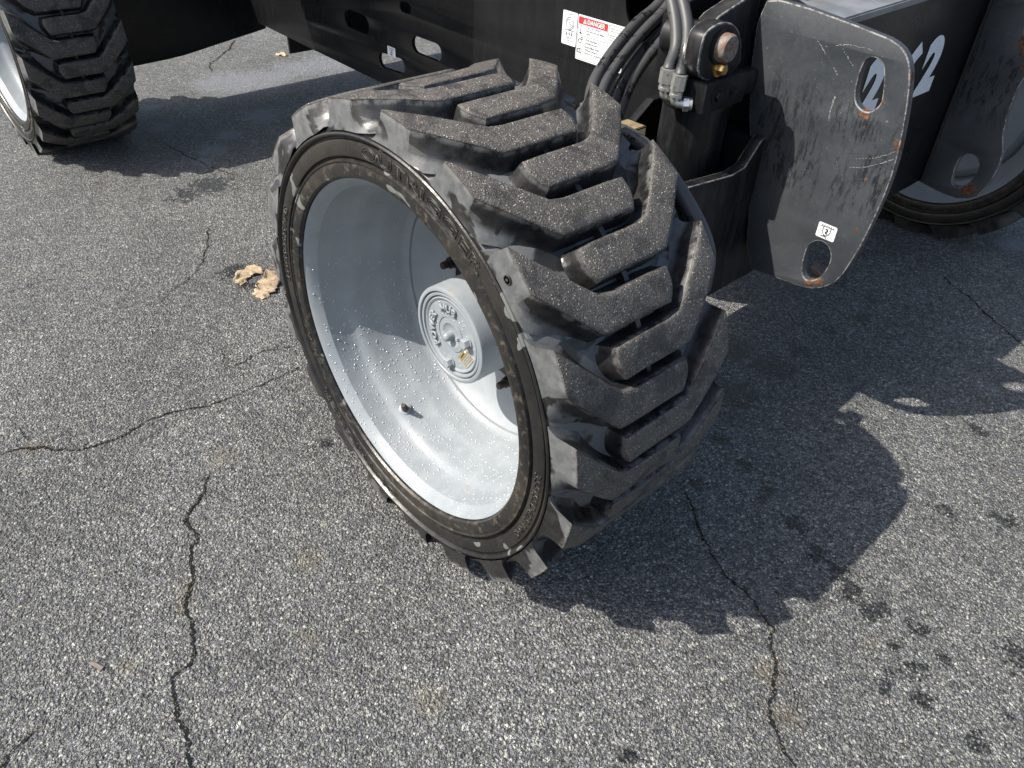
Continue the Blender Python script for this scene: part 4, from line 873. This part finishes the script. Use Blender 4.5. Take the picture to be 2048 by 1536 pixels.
# ---- turntable above the chassis: out of view, added and shaped to shade its side
P('turntable_shade_block', [(1.22, 1.06), (1.95, 1.06), (2.06, 1.25), (2.06, 1.85), (1.30, 1.85), (1.20, 1.6)], [], 1, 0.05, 0.8, 1, 'black', None, bevel=0.02)
P('turntable_shade_block', [(1.22, 1.06), (1.95, 1.06), (2.06, 1.25), (2.06, 1.85), (1.30, 1.85), (1.20, 1.6)], [], 1, -1.30, 0.8, 1, 'black', None, bevel=0.02)
adopt(box('boom_shade_block', (-0.25, -1.30, 1.20), (2.30, -0.82, 1.70), 'black', None, 0.02))  # unseen boom, added here to shade the far wheel
bm = bmesh.new(); tube_bm(bm, [(1.25, -1.05, 0.931), (1.25, -1.05, 1.10)], 0.38, 40); adopt(link('slewing_ring', from_bm(bm, 'slewing_ring', 40), 'black'))

# ---------------------------------------------------------------- small things on the ground
def leaf_piece(name, path, width, curl, parent, seed):
    rnd = random.Random(seed); P_ = catmull(path, 5); v = []; f = []; NW = 10; N = len(P_)
    for i, p in enumerate(P_):
        t = (P_[min(i + 1, N - 1)] - P_[max(i - 1, 0)]).normalized(); n = Vector((-t.y, t.x, 0)).normalized()
        w = width * (math.sin(PI * (0.10 + 0.8 * i / (N - 1))) ** 0.6) * rnd.uniform(0.68, 1.15)
        for j in range(NW + 1):
            s = j / NW * 2 - 1
            z = p.z * 0.7 + curl * 0.5 * s * abs(s) + rnd.uniform(-0.0016, 0.0016) + 0.0035 * math.sin(i * 0.9 + s * 3)
            v.append(p + n * s * w * (1 if abs(s) < 0.75 else rnd.uniform(0.82, 1.12)) + t * rnd.uniform(-0.002, 0.002) + Vector((0, 0, max(0.002, z) - p.z)))
    for i in range(N - 1):
        for j in range(NW): f.append((i * (NW + 1) + j, i * (NW + 1) + j + 1, (i + 1) * (NW + 1) + j + 1, (i + 1) * (NW + 1) + j))
    me = pyd(name, v, f, 60); o = link(name, me, 'leaf', parent)
    md = o.modifiers.new('thick', 'SOLIDIFY'); md.thickness = 0.0008
    return o
lf = tag(empty('dry_leaf', (1.0, -0.05, 0)), 'tan curled dry leaf lying on the asphalt against the big tyre', 'leaf')
def keep(o, root): o.matrix_parent_inverse = Matrix.Translation(-Vector(root.location)); return o
keep(leaf_piece('leaf_blade', [(1.040, 0.012, 0.004), (1.066, -0.012, 0.012), (1.078, -0.045, 0.016), (1.062, -0.078, 0.012)], 0.022, 0.010, lf, 3), lf)
keep(leaf_piece('leaf_blade', [(0.945, 0.002, 0.003), (0.962, -0.032, 0.014), (0.992, -0.070, 0.022), (1.022, -0.105, 0.016), (1.035, -0.118, 0.008)], 0.034, 0.012, lf, 5), lf)
bm = bmesh.new(); tube_bm(bm, [(1.0, -0.055, 0.012), (1.04, -0.088, 0.016), (1.075, -0.125, 0.006)], [0.0012, 0.0015, 0.0018], 6); st = keep(link('leaf_stalk', from_bm(bm, 'leaf_stalk', 50), 'leaf', lf), lf)
l2 = leaf_piece('dry_leaf', [(2.995, -1.165, 0.006), (2.97, -1.185, 0.012), (2.945, -1.20, 0.006)], 0.016, 0.008, None, 9)
tag(l2, 'tiny tan leaf scrap on sunlit asphalt beyond the chassis side plate', 'leaf')
bm = bmesh.new(); box_bm(bm, (-0.0032, -0.012, 0.0), (0.0032, 0.012, 0.003), 0.001)
for v_ in bm.verts: v_.co.x += 0.15 * v_.co.y * math.sin(v_.co.y * 200)
ch = link('wood_chip', from_bm(bm, 'wood_chip', 40), 'stone'); ch.location = (0.08, 0.737, 0.002); ch.rotation_euler = (0, 0.05, 2.0)
tag(ch, 'small pale wood chip lying alone on the asphalt', 'wood chip')
bm = bmesh.new(); bmesh.ops.create_icosphere(bm, subdivisions=3, radius=0.026)
for v_ in bm.verts:
    v_.co *= 1 + 0.22 * math.sin(v_.co.x * 150) * math.cos(v_.co.y * 110) + 0.12 * math.sin(v_.co.z * 170); v_.co.z *= 0.6; v_.co.x *= 1.3
so = link('stone', from_bm(bm, 'stone', 40), 'stone'); so.location = (0.001, -1.403, 0.012)
tag(so, 'brown stone on the asphalt seen through the rusty lower slot', 'stone')
